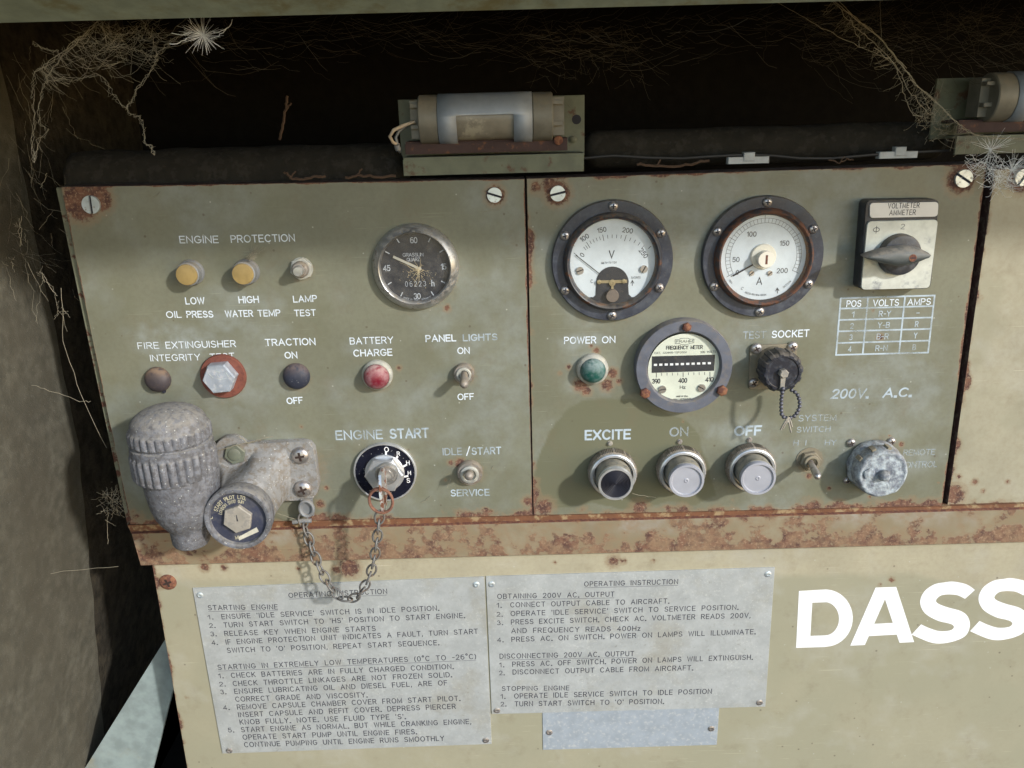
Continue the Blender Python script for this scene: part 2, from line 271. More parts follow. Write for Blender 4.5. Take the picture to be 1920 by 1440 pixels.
# ------------------------------------------------------------------ mesh builder: (x, p, z) in mm, p = towards the viewer
class MB:
    def __init__(s): s.v = []; s.f = []; s.mi = []; s.m = 0
    def add(s, vs, fs):
        o = len(s.v); s.v += [(a, -b, c) for a, b, c in vs]
        s.f += [tuple(i + o for i in f) for f in fs]; s.mi += [s.m] * len(fs); return s
    def loft(s, rings, cap0=True, cap1=True, closed=True):
        n = len(rings[0]); vs = [p for r in rings for p in r]; fs = []
        for i in range(len(rings) - 1):
            for j in range(n if closed else n - 1):
                k = (j + 1) % n
                fs.append((i * n + j, i * n + k, (i + 1) * n + k, (i + 1) * n + j))
        if cap0: fs.append(tuple(range(n)))
        if cap1: fs.append(tuple(range((len(rings) - 1) * n, len(rings) * n)))
        return s.add(vs, fs)
    def lathe(s, prof, x=0, z=0, seg=48, mod=None):          # prof: (radius, p); axis along p
        rings = [[(x + (r + (mod(a, r, p) if mod else 0)) * math.cos(a), p, z + (r + (mod(a, r, p) if mod else 0)) * math.sin(a))
                  for a in (2 * math.pi * j / seg for j in range(seg))] for r, p in [(max(r, 1e-3), p) for r, p in prof]]
        return s.loft(rings, False, False)
    def lathez(s, prof, x=0, p=0, seg=48, mod=None):          # prof: (radius, z[, ripple]); axis along z
        rings = [[(x + (r + (rp * mod(a) if rp else 0)) * math.cos(a), p + (r + (rp * mod(a) if rp else 0)) * math.sin(a), z)
                  for a in (2 * math.pi * j / seg for j in range(seg))]
                 for r, z, rp in [(max(q[0], 1e-3), q[1], q[2] if len(q) > 2 else 0) for q in prof]]
        return s.loft(rings, False, False)
    def prism(s, out, p0, p1, ch=0.0):                        # outline [(x, z)], chamfered front
        cx = sum(a for a, b in out) / len(out); cz = sum(b for a, b in out) / len(out)
        rad = max(math.hypot(a - cx, b - cz) for a, b in out)
        rings = [[(a, p0, b) for a, b in out], [(a, p1 - ch, b) for a, b in out]]
        if ch:
            q = 1 - ch / rad; rings.append([(cx + (a - cx) * q, p1, cz + (b - cz) * q) for a, b in out])
        return s.loft(rings)
    def box(s, x0, x1, p0, p1, z0, z1, ch=0.0):
        return s.prism([(x0, z0), (x1, z0), (x1, z1), (x0, z1)], p0, p1, ch)
    def tube(s, path, r, seg=6, taper=None):
        pts = [Vector(q) for q in path]; rings = []; up = Vector((0.3, 0.9, 0.2))
        for i, q in enumerate(pts):
            t = (pts[min(i + 1, len(pts) - 1)] - pts[max(i - 1, 0)])
            if t.length < 1e-9: t = Vector((0, 0, 1))
            t.normalize(); a = t.cross(up)
            if a.length < .05: a = t.cross(Vector((1, 0, 0)))
            a.normalize(); b = t.cross(a)
            rr = r if taper is None else r * (1 + (taper - 1) * i / max(1, len(pts) - 1))
            rings.append([tuple(q + (a * math.cos(u) + b * math.sin(u)) * rr) for u in (2 * math.pi * j / seg for j in range(seg))])
        return s.loft(rings)
    def torus(s, c, ax, bx, ra, rb, r, seg=24, ts=8):          # ellipse ra along ax, rb along bx
        c = Vector(c); ax = Vector(ax).normalized(); bx = Vector(bx).normalized(); nx = ax.cross(bx); rings = []
        for j in range(seg):
            a = 2 * math.pi * j / seg; q = c + ax * ra * math.cos(a) + bx * rb * math.sin(a)
            o = (ax * rb * math.cos(a) + bx * ra * math.sin(a)).normalized()
            rings.append([tuple(q + o * r * math.cos(u) + nx * r * math.sin(u)) for u in (2 * math.pi * k / ts for k in range(ts))])
        return s.loft(rings + [rings[0]], False, False)
    def ball(s, c, r, seg=12):
        pr = [(r * math.cos(t), c[2] + r * math.sin(t)) for t in (math.pi * (i / 8 - .5) for i in range(9))]
        return s.lathez(pr, c[0], c[1], seg)
    def build(s, name, mats, parent=None, angle=35, loc=None, weld=False):
        me = bpy.data.meshes.new(name)
        me.from_pydata([(a * .001, b * .001, c * .001) for a, b, c in s.v], [], s.f)
        if not isinstance(mats, (list, tuple)): mats = [mats]
        for m in mats: me.materials.append(M[m] if isinstance(m, str) else m)
        if len(mats) > 1: me.polygons.foreach_set('material_index', s.mi)
        bm = bmesh.new(); bm.from_mesh(me)
        if weld: bmesh.ops.remove_doubles(bm, verts=bm.verts, dist=1e-6)
        bmesh.ops.recalc_face_normals(bm, faces=bm.faces); bm.to_mesh(me); bm.free()
        me.shade_smooth(); me.set_sharp_from_angle(angle=R(angle))
        o = bpy.data.objects.new(name, me); COL.objects.link(o)
        if parent is not None: o.parent = parent
        if loc: o.location = [c * .001 for c in loc]
        return o

def tag(o, label, cat, group=None, kind=None):
    if label: o['label'] = label
    if cat: o['category'] = cat
    if group: o['group'] = group
    if kind: o['kind'] = kind
    return o
class T:
    """a thing: an Empty where it is fixed, and helpers for its own coordinates"""
    def __init__(s, name, label, cat, px, py, p=0.0, group=None):
        s.x, s.z = U(px, py, p); s.p = 0.0
        s.o = bpy.data.objects.new(name, None); COL.objects.link(s.o)
        s.o.location = (s.x * .001, 0, s.z * .001); s.o.empty_display_size = .01
        tag(s.o, label, cat, group)
    def l(s, px, py, p=0.0):
        a, b = U(px, py, p); return a - s.x, b - s.z
    def l3(s, px, py, p=0.0):
        a, b = U(px, py, p); return a - s.x, p, b - s.z
    def out(s, pts, p=0.0): return [s.l(a, b, p) for a, b in pts]
def kids(o): return [c for c in bpy.data.objects if c.parent == o]
def copy_tree(o, parent=None):
    c = o.copy(); COL.objects.link(c)
    if parent: c.parent = parent
    for ch in kids(o): copy_tree(ch, c)
    return c

# ------------------------------------------------------------------ single-stroke lettering (cap height 1)
def arc(cx, cy, rx, ry, a0, a1, n=12):
    return [(cx + rx * math.cos(R(a0 + (a1 - a0) * i / n)), cy + ry * math.sin(R(a0 + (a1 - a0) * i / n))) for i in range(n + 1)]
G = {
'A': (.76, [[(0, 0), (.38, 1), (.76, 0)], [(.13, .34), (.63, .34)]]),
'B': (.62, [[(0, .53), (0, 1), (.36, 1)] + arc(.36, .765, .23, .235, 85, -90) + [(0, .53)], [(.36, .53)] + arc(.36, .265, .26, .265, 85, -90) + [(0, 0), (0, .53)]]),
'C': (.72, [arc(.38, .5, .38, .5, 45, 315, 20)]),
'D': (.68, [[(0, 0), (0, 1), (.28, 1)] + arc(.28, .5, .4, .5, 85, -90, 16) + [(0, 0)]]),
'E': (.56, [[(.56, 1), (0, 1), (0, 0), (.56, 0)], [(0, .52), (.5, .52)]]),
'F': (.54, [[(.54, 1), (0, 1), (0, 0)], [(0, .5), (.46, .5)]]),
'G': (.76, [arc(.39, .5, .39, .5, 45, 330, 20) + [(.76, .45), (.44, .45)]]),
'H': (.66, [[(0, 0), (0, 1)], [(.66, 0), (.66, 1)], [(0, .52), (.66, .52)]]),
'I': (.02, [[(.01, 0), (.01, 1)]]),
'J': (.46, [[(.46, 1), (.46, .25)] + arc(.23, .24, .23, .24, 0, -170)]),
'K': (.64, [[(0, 0), (0, 1)], [(.6, 1), (0, .38)], [(.2, .58), (.64, 0)]]),
'L': (.52, [[(0, 1), (0, 0), (.52, 0)]]),
'M': (.80, [[(0, 0), (0, 1), (.4, .1), (.8, 1), (.8, 0)]]),
'N': (.68, [[(0, 0), (0, 1), (.68, 0), (.68, 1)]]),
'O': (.80, [arc(.40, .5, .40, .5, 90, 450, 26)]),
'P': (.60, [[(0, 0), (0, 1), (.34, 1)] + arc(.34, .735, .26, .265, 85, -90) + [(0, .47)]]),
'Q': (.80, [arc(.40, .5, .40, .5, 90, 450, 26), [(.5, .25), (.76, -.05)]]),
'R': (.64, [[(0, 0), (0, 1), (.36, 1)] + arc(.36, .74, .26, .26, 85, -90) + [(0, .48)], [(.34, .48), (.64, 0)]]),
'S': (.62, [arc(.31, .745, .27, .255, 25, 250, 14) + arc(.31, .25, .31, .25, 80, -155, 14)]),
'T': (.64, [[(0, 1), (.64, 1)], [(.32, 1), (.32, 0)]]),
'U': (.66, [[(0, 1), (0, .33)] + arc(.33, .33, .33, .33, 180, 360, 14) + [(.66, 1)]]),
'V': (.72, [[(0, 1), (.36, 0), (.72, 1)]]),
'W': (1.0, [[(0, 1), (.24, 0), (.5, .95), (.76, 0), (1, 1)]]),
'X': (.68, [[(0, 0), (.68, 1)], [(0, 1), (.68, 0)]]),
'Y': (.70, [[(0, 1), (.35, .48), (.70, 1)], [(.35, .48), (.35, 0)]]),
'Z': (.62, [[(0, 1), (.62, 1), (0, 0), (.62, 0)]]),
'0': (.60, [arc(.30, .5, .30, .5, 90, 450, 22)]),
'1': (.26, [[(0, .76), (.26, 1), (.26, 0)]]),
'2': (.58, [arc(.29, .71, .28, .29, 165, -35, 12) + [(0, 0), (.58, 0)]]),
'3': (.58, [arc(.27, .75, .25, .25, 150, -85, 10) + arc(.28, .26, .30, .26, 80, -155, 12)]),
'4': (.62, [[(.46, 0), (.46, 1), (0, .28), (.62, .28)]]),
'5': (.58, [[(.54, 1), (.1, 1), (.05, .5)] + arc(.28, .33, .30, .33, 125, -150, 12)]),
'6': (.60, [[(.5, .95)] + arc(.32, .6, .32, .38, 100, 180, 6) + [(0, .33)], arc(.30, .31, .30, .31, 90, 450, 18)]),
'7': (.58, [[(0, 1), (.58, 1), (.2, 0)]]),
'8': (.60, [arc(.30, .76, .25, .24, 90, 450, 16), arc(.30, .27, .30, .27, 90, 450, 16)]),
'9': (.60, [arc(.30, .69, .30, .31, 90, 450, 18), [(.6, .69)] + arc(.28, .4, .32, .38, 0, -80, 6)]),
'.': (.06, [[(0, .0), (.07, .0)]]), ',': (.08, [[(.06, .06), (0, -.16)]]), '-': (.34, [[(0, .45), (.34, .45)]]),
'/': (.36, [[(0, -.15), (.36, 1.1)]]), '(': (.2, [arc(.35, .45, .32, .62, 120, 240, 8)]), ')': (.2, [arc(-.15, .45, .32, .62, 60, -60, 8)]),
'*': (.3, [arc(.15, 1.0, .15, .17, 90, 450, 14)]), "'": (.06, [[(.03, 1), (.03, .78)]]),
'h': (.46, [[(0, 0), (0, 1)], [(0, .4)] + arc(.23, .42, .23, .22, 180, 0, 8) + [(.46, 0)]]),
'z': (.42, [[(0, .64), (.42, .64), (0, 0), (.42, 0)]]),
'f': (.7, [arc(.35, .5, .35, .33, 90, 450, 18), [(.35, -.08), (.35, 1.08)]]),
'^': (.5, [[(.25, 0), (.25, 1)], [(0, .45), (.25, 1), (.5, .45)]]),
' ': (.62, []),
}
def ribbon(mb, pts, wd, p):
    P = [Vector((a, b)) for a, b in pts]; P = [q for i, q in enumerate(P) if i == 0 or (q - P[i - 1]).length > 1e-5]
    if len(P) < 2: return
    closed = (P[0] - P[-1]).length < 1e-4
    d0 = (P[1] - P[0]).normalized(); d1 = (P[-1] - P[-2]).normalized()
    if not closed: P[0] = P[0] - d0 * wd * .45; P[-1] = P[-1] + d1 * wd * .45
    L = []; Rr = []
    for i, q in enumerate(P):
        a = (P[i] - P[i - 1]).normalized() if i > 0 else (d1 if closed else d0)
        b = (P[i + 1] - P[i]).normalized() if i < len(P) - 1 else (d0 if closed else d1)
        na = Vector((-a.y, a.x)); nb = Vector((-b.y, b.x)); m = na + nb
        if m.length < 1e-4: m = na
        m.normalize(); sc = min(1.0 / max(m.dot(na), .38), 2.2)
        L.append(q + m * wd / 2 * sc); Rr.append(q - m * wd / 2 * sc)
    n = len(P); mb.add([(v.x, p, v.y) for v in L] + [(v.x, p, v.y) for v in Rr], [(i, i + 1, n + i + 1, n + i) for i in range(n - 1)])
GAP = 0.26
def natural(s, gap=GAP): return sum(G[c][0] for c in s) + gap * (len(s) - 1)
def put(mb, s, o, dx, dz, h, wd, p, ws=1.0, gap=GAP, slant=0.0):
    """o origin (x, z); dx unit along, dz unit up, h cap height, ws width scale"""
    x = 0.0; lay = 0
    for c in s:
        gw, st = G[c]
        for pl in st:
            pts = []
            for a, b in pl:
                u = (x + a) * h * ws + slant * b * h; q = b * h
                pts.append((o[0] + dx[0] * u + dz[0] * q, o[1] + dx[1] * u + dz[1] * q))
            ribbon(mb, pts, wd * (1.6 if c in '.' else 1), p + lay * .012); lay = (lay + 1) % 4
        x += gw + gap
def text(t, s, x0, y0, x1, y1, hp, wt=.17, m='white_crisp', p=.15, name='lettering', parent=None, gap=GAP, slant=0.0, mb=None):
    """t thing; baseline from photo px (x0,y0) to (x1,y1) on the surface at p; hp = cap height in photo px; wt = stroke / cap height"""
    a = Vector(t.l(x0, y0, p)); b = Vector(t.l(x1, y1, p)); c = Vector(t.l(x0, y0 - hp, p))
    h = (c - a).length; dx = (b - a).normalized(); dz = Vector((-dx.y, dx.x))
    ws = (b - a).length / (natural(s, gap) * h)
    own = mb is None; mb = mb or MB()
    put(mb, s, a, dx, dz, h, wt * h, p, ws, gap, slant)
    if own: return mb.build(name, m, parent or t.o)
def arctext(mb, s, c, rad, a_mid, h, wt, p, gap=GAP, inward=False, ws=1.0):
    tot = natural(s, gap) * h * ws; sgn = -1 if not inward else 1
    a = R(a_mid) - sgn * tot / rad / 2
    for ch in s:
        gw = G[ch][0] * h * ws; am = a + sgn * gw / 2 / rad
        up = Vector((math.cos(am), math.sin(am))) * (1 if not inward else -1); dx = Vector((up.y, -up.x))
        o = Vector(c) + Vector((math.cos(am), math.sin(am))) * rad - dx * gw / 2
        put(mb, ch, o, dx, up, h, wt * h, p, ws)
        a += sgn * (gw + gap * h * ws) / rad
def lineseg(mb, a, b, wd, p):
    ribbon(mb, [a, b], wd, p)
def polar(c, r, a): return (c[0] + r * math.cos(R(a)), c[1] + r * math.sin(R(a)))

# ------------------------------------------------------------------ small hardware
def phillips(name, parent, x, z, r, p, m='nickel', rot=0, h=None, rec='slot'):
    h = h or r * .55; mb = MB()
    mb.lathe([(r, p), (r, p + h * .3), (r * .86, p + h * .68), (r * .55, p + h * .93), (.01, p + h)], x, z, 28)
    mb.m = 1; q = p + h + .03
    for k in (0, 90):
        c, s = math.cos(R(rot + k)), math.sin(R(rot + k)); a, b = r * .52, r * .13
        pts = [(x + c * u - s * v, z + s * u + c * v) for u, v in ((-a, -b), (a, -b), (a, b), (-a, b))]
        mb.prism(pts, p + h * .5, q + (.02 if k else 0))
    return mb.build(name, [m, rec], parent)
def slotted(name, parent, x, z, r, p, m='steel', rot=0, h=2.0, gw=.13):
    mb = MB(); g = r * gw; c, s = math.cos(R(rot)), math.sin(R(rot))
    for sg in (1, -1):
        a0 = math.asin(g / r); pts = []
        for i in range(17):
            a = a0 + (math.pi - 2 * a0) * i / 16; u, v = r * math.cos(a), sg * r * math.sin(a)
            pts.append((x + c * u - s * v, z + s * u + c * v))
        mb.prism(pts, p, p + h, .25)
    mb.m = 1; mb.lathe([(r * .97, p), (r * .97, p + h * .35), (.01, p + h * .35)], x, z, 28)
    return mb.build(name, [m, 'slot'], parent)
def hexpts(x, z, r, rot=0, n=6): return [(x + r * math.cos(R(rot + 360 * i / n)), z + r * math.sin(R(rot + 360 * i / n))) for i in range(n)]
def rrect(q, r, n=5):
    """rounded quad from 4 corner points (x, z), clockwise from top left"""
    out = []; V4 = [Vector(a) for a in q]
    for i in range(4):
        c = V4[i]; a = (V4[i - 1] - c).normalized(); b = (V4[(i + 1) % 4] - c).normalized()
        for k in range(n + 1):
            t = k / n; out.append(tuple(c + a * r * (1 - t) ** 2 + b * r * t ** 2))
    return out

# ------------------------------------------------------------------ weathered sheets
def smooth(x, a, b):
    t = np.clip((x - a) / (b - a), 0, 1); return t * t * (3 - 2 * t)
def fnoise(X, Z, sc, seed=0, oct=4):
    out = np.zeros(X.shape); fl = out.ravel(); xs = X.ravel(); zs = Z.ravel()
    for i in range(len(fl)):
        fl[i] = noise.fractal(Vector((xs[i] / sc + seed * 17.3, zs[i] / sc, seed * 5.1)), 0.6, 2.0, oct)
    return fl.reshape(X.shape)
def inpoly(X, Z, poly):
    ins = np.zeros(X.shape, bool); dist = np.full(X.shape, 1e9); n = len(poly)
    for i in range(n):
        x0, z0 = poly[i]; x1, z1 = poly[(i + 1) % n]
        c = ((z0 > Z) != (z1 > Z)) & (X < (x1 - x0) * (Z - z0) / ((z1 - z0) or 1e-9) + x0); ins ^= c
        dx, dz = x1 - x0, z1 - z0; t = np.clip(((X - x0) * dx + (Z - z0) * dz) / (dx * dx + dz * dz + 1e-9), 0, 1)
        dist = np.minimum(dist, np.hypot(X - x0 - t * dx, Z - z0 - t * dz))
    return np.where(ins, dist, -dist)
def blob(X, Z, px, py, rpx, p=0, ax=1.0, az=1.0):
    x, z = U(px, py, p); r = rpx * kk(px, py, p)
    return 1 - np.hypot((X - x) / ax, (Z - z) / az) / r
def sheet(name, t, quad, p, depth, m, paintf, nx, nz, edge='edge', top=None):
    """front sheet of quad [(x,z) TL, TR, BR, BL] with attributes from paintf(X, Z, u, v), plus folded sides"""
    u = np.linspace(0, 1, nx)[None, :]; v = np.linspace(0, 1, nz)[:, None]
    q = np.array(quad)
    def bl(i): return (q[0][i] * (1 - u) + q[1][i] * u) * (1 - v) + (q[3][i] * (1 - u) + q[2][i] * u) * v
    X, Z = bl(0), bl(1); at = paintf(X, Z, u + 0 * v, v + 0 * u)
    mb = MB(); vs = [(float(a), p, float(b)) for a, b in zip(X.ravel(), Z.ravel())]
    fs = [(j * nx + i, j * nx + i + 1, (j + 1) * nx + i + 1, (j + 1) * nx + i) for j in range(nz - 1) for i in range(nx - 1)]
    mb.add(vs, fs); nv = len(vs); mb.m = 1
    ch = min(.8, depth / 3)
    mb.loft([[(a, p, b) for a, b in quad], [(a + (ch if k in (1, 2) else -ch) * .5, p - ch, b + (ch if k < 2 else -ch) * .5) for k, (a, b) in enumerate(quad)],
             [(a, p - depth, b) for a, b in quad]], False, True)
    me = bpy.data.meshes.new(name); me.from_pydata([((a - t.x) * .001, b * .001, (c - t.z) * .001) for a, b, c in mb.v], [], mb.f)
    me.materials.append(M[m]); me.materials.append(M[edge]); me.polygons.foreach_set('material_index', mb.mi)
    for k in ('rust', 'dust', 'dark_tone'):
        a = me.attributes.new(k, 'FLOAT', 'POINT'); d = np.zeros(len(mb.v), np.float32)
        if k in at: d[:nv] = at[k].ravel()
        a.data.foreach_set('value', d)
    bm = bmesh.new(); bm.from_mesh(me); bmesh.ops.recalc_face_normals(bm, faces=bm.faces); bm.to_mesh(me); bm.free()
    o = bpy.data.objects.new(name, me); COL.objects.link(o); me.set_sharp_from_angle(angle=R(30))
    o.parent = t.o
    return o

# ================================================================== the housing behind and around
def struct(name, mb, m, kind='structure', label=None, cat=None):
    o = mb.build(name, m); o['kind'] = kind
    if label: tag(o, label, cat)
    return o
XL = U(65, 880)[0]                                   # the left wall stands square to the panels
ZT = U(700, 20, 150)[1]                              # lower edge of the raised hatch, 150 mm out
mb = MB(); g = 26                                    # left wall, lumpy foam facing the opening
rows = []; ZB0, ZB1 = U(65, 900)[1], U(65, 1440)[1]
for i in range(61):
    z = ZT + 60 - i * 12.0
    sh = 30 * max(0, min(1.4, (ZB0 - z) / (ZB0 - ZB1)))
    rows.append([(XL - sh + 2.2 * noise.noise(Vector((j * .35, i * .35, 3))), 240 - j * 14.0, z) for j in range(23)])
mb.loft(rows, False, False, closed=False); mb.box(XL - 60, XL - 50, -70, 240, ZT - 660, ZT + 60)
tag(mb.build('side_wall', 'foam', angle=80), 'grey brown foam-lined side wall, sunlit below and dark above, left of the panels', 'wall')
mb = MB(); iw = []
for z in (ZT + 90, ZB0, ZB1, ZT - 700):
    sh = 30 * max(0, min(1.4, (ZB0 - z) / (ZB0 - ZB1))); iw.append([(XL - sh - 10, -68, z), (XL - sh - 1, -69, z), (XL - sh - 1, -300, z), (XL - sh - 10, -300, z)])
mb.loft(iw); struct('inner_wall', mb, 'foamshade')
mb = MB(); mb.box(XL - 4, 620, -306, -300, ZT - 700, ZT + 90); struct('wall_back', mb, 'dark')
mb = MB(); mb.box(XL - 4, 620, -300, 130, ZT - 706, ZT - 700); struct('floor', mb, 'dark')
t = T('raised_hatch', 'raised green hatch whose dirty lower edge crosses the top of the opening', 'hatch', 700, 20, 150)
z0 = 0.0; x0, x1 = XL - 60 - t.x, 700 - t.x
sl_ = (U(1400, 2, 150)[1] - U(0, 38, 150)[1]) / (U(1400, 2, 150)[0] - U(0, 38, 150)[0])
def zx(x): return sl_ * (x + t.x - U(700, 20, 150)[0]) + 0 * x
mb = MB()
prof = [(150, 0), (153, -1.5), (160, 1.5), (288, 48), (288, 58), (160, 14), (150, 12)]
mb.loft([[(x, p, z + zx(x)) for p, z in prof] for x in (x0, (x0 + x1) / 2, x1)]); mb.build('hatch_panel', 'hatch', t.o)
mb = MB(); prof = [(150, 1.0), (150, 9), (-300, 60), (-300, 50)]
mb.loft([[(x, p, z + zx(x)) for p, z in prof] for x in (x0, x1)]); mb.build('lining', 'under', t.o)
# lagging behind the panel tops
def rollmesh(mb, xa, xb, p, z, r, seed):
    rings = []
    n = 60
    for i in range(n + 1):
        x = xa + (xb - xa) * i / n; e = min(1, math.sqrt(max(0.02, min(i, n - i) / 2.2)))
        rings.append([(x, p + (r * e * (1 + .10 * noise.noise(Vector((x * .03, a * 1.5, seed))))) * math.cos(a), z + r * e * (1 + .10 * noise.noise(Vector((x * .03, a * 1.5, seed + 9)))) * math.sin(a)) for a in (2 * math.pi * k / 18 for k in range(18))])
    mb.loft(rings); return mb
for (a, b, py, p, r, lab) in ((125, 770, 330, -42, 21, 'dark lagged pipe lying behind the top of the engine panel'),
                              (1085, 1775, 272, -50, 14, 'dark lagged pipe behind the top of the meter panel')):
    xa = U(a, py, p)[0]; xb, z = U(b, py, p)
    tag(rollmesh(MB(), xa, xb, p, U((a + b) / 2, py, p)[1], r, a).build('lagged_pipe', 'roll', angle=80), lab, 'pipe', 'lagged pipes')
# pale brace seen below the left wall
t = T('brace', 'pale blue painted flat brace sloping up behind the buff door', 'brace', 250, 1320, -24)
q = [t.l3(a, b, -26) for a, b in ((309, 1200), (338, 1240), (287, 1440), (272, 1500), (122, 1500))]
mb = MB(); mb.loft([[(a, p - 4, b) for a, p, b in q], q]); mb.build('bar', 'brace', t.o)

# ================================================================== the painted sheets
def rustblobs(X, Z, lst, seed):
    r = np.full(X.shape, -1.0)
    for px, py, rp, st in lst: r = np.maximum(r, np.clip(blob(X, Z, px, py, rp), -1, 1) * 1.0 + st - .5)
    return r
def edge_rust(X, Z, u, v, wmm, hmm, bottom, top=0, left=0, right=0, seed=1):
    n1 = fnoise(X, Z, 22, seed); n2 = fnoise(X, Z, 60, seed + 3)
    r = np.full(X.shape, -1.0)
    for d, a in ((v * hmm, top), ((1 - v) * hmm, bottom), (u * wmm, left), ((1 - u) * wmm, right)):
        if a: r = np.maximum(r, .62 - d / a + n1 * .9 + n2 * .6)
    return r
def poly_px(pts): return [U(a, b) for a, b in pts]

LP = [U(115, 351), U(983, 336), U(998, 970), U(245, 984)]
RP = [U(988, 335.5), U(1850, 307), U(1766, 949), U(1001, 970)]
P3 = [U(1868, 318), U(2150, 310), U(2050, 940), U(1778, 952)]

def paint_left(X, Z, u, v):
    r = edge_rust(X, Z, u, v, 340, 270, 10, 1.5, .5, 1)
    r = np.maximum(r, rustblobs(X, Z, [(150, 380, 34, .95), (185, 372, 26, .9), (928, 366, 19, .9), (838, 578, 11, .45), (862, 868, 14, .6), (845, 868, 9, .5), (748, 690, 9, .4),
        (835, 900, 6, .3), (600, 945, 12, .6), (612, 915, 9, .4), (565, 800, 7, .3), (360, 505, 6, .3), (990, 940, 16, .5)] + [(a, b, c * 1.45, .14) for a, b, c in ((352, 513, 27), (458, 512, 27), (565, 506, 26), (778, 502, 84), (293, 715, 28), (416, 708, 48), (554, 709, 30), (706, 708, 33), (870, 703, 26), (881, 888, 30), (722, 886, 62), (560, 880, 60))], 1))
    d = .35 * smooth(fnoise(X, Z, 90, 4), -.2, .6)
    for px, py, rp, ax, az, st in ((330, 640, 95, 1, .5, .75), (420, 600, 60, 1.2, .5, .5), (490, 620, 60, 1, .7, .35), (835, 645, 45, 1, .5, .4), (420, 690, 40, 1, .5, .4), (690, 650, 60, 1, .4, .35),
                                   (720, 815, 110, 1, .25, .3), (450, 570, 90, 1.3, .6, .35), (900, 640, 50, 1, .4, .4), (890, 850, 60, 1, .3, .25), (760, 760, 120, 1, .5, .2)):
        d = np.maximum(d, st * smooth(blob(X, Z, px, py, rp, ax=ax, az=az) + .25 * fnoise(X, Z, 14, 6), 0, .7))
    s = .30 * smooth(blob(X, Z, 215, 560, 60) + .2 * fnoise(X, Z, 30, 8), 0, .6) + .5 * smooth(blob(X, Z, 330, 760, 150) + .3 * fnoise(X, Z, 30, 9), .1, .9) * 0
    s = np.maximum(s, .35 * smooth(fnoise(X, Z, 70, 11), .1, .7))
    return {'rust': r, 'dust': d, 'dark_tone': s}
t = T('control_panel', 'olive engine panel with hour meter and priming pump, left of the meter panel', 'control panel', 600, 660); PL = t
sheet('panel_sheet', t, LP, 0, 30, 'olive', paint_left, 230, 180, 'topedge')
mb = MB()                                           # return flange seen past the left edge
mb.prism([t.l(105, 352, -4), t.l(124, 352, -4), t.l(256, 990, -4), t.l(240, 990, -4)], -9, -4, .6); mb.build('side_flange', 'edge', t.o)
for px, py, rp, rot, h in ((170, 384, 17, 88, 2.2), (927, 366, 14, -18, 2.0)):
    x, z = t.l(px, py, 2); slotted('screw', t.o, x, z, rp * kk(px, py), 0, 'steel', rot, h)
C_, W_, F_ = 'white_crisp', 'white_worn', 'white_faint'
for a in (('ENGINE', 338, 455.5, 409.5, 455, 12.3, .15, C_), ('PROTECTION', 434, 454.5, 552.5, 452, 12.5, .15, C_), ('LOW', 349, 570, 383.5, 569.5, 11.5, .17, C_),
          ('HIGH', 448.7, 568, 485, 567, 11.5, .17, C_), ('LAMP', 551, 566.5, 594, 565, 11, .17, C_), ('OIL', 313, 595.5, 340, 595, 11, .16, C_), ('PRESS', 351, 595, 399.5, 594.5, 11, .18, C_),
          ('WATER', 423.5, 594, 474, 593, 11, .17, C_), ('TEMP', 484.5, 593, 525.5, 592, 11, .16, C_), ('TEST', 553, 592.5, 592, 591.5, 10.8, .16, C_),
          ('FIRE', 259.5, 654, 298, 653, 11, .12, C_), ('EXTINGUISHER', 312, 653, 442, 650, 11.3, .14, C_), ('INTEGRITY', 283, 677, 375.5, 675, 11, .13, C_), ('TEST', 395, 675, 440, 673, 11, .13, C_),
          ('TRACTION', 498.5, 648, 591, 646, 11.5, .17, C_), ('ON', 535, 671.5, 557, 671, 10.8, .18, C_), ('OFF', 539, 757, 567.5, 755.5, 10.5, .19, C_), ('BATTERY', 657, 645.3, 737, 643, 11.5, .14, C_),
          ('CHARGE', 664, 668, 735, 666, 11.5, .17, C_), ('PANEL', 799, 640.5, 854.5, 639, 11.2, .19, C_), ('LIGHTS', 869, 639, 932, 637, 11, .19, W_), ('ON', 858.6, 663, 880, 662.5, 10.8, .17, C_),
          ('OFF', 859, 749.5, 888, 748.5, 10.5, .17, C_), ('ENGINE', 631, 824, 717, 822, 15.5, .16, W_), ('START', 732.5, 821.5, 803, 819.5, 16, .2, W_), ('IDLE', 831, 853, 866, 852, 12, .15, F_), ('/', 875, 852, 880.5, 852, 13, .15, C_),
          ('START', 885.5, 852, 939, 850.5, 12, .18, W_), ('SERVICE', 846, 930, 917, 928.5, 11, .18, W_)):
    text(t, *a[:6], a[6], m=a[7])

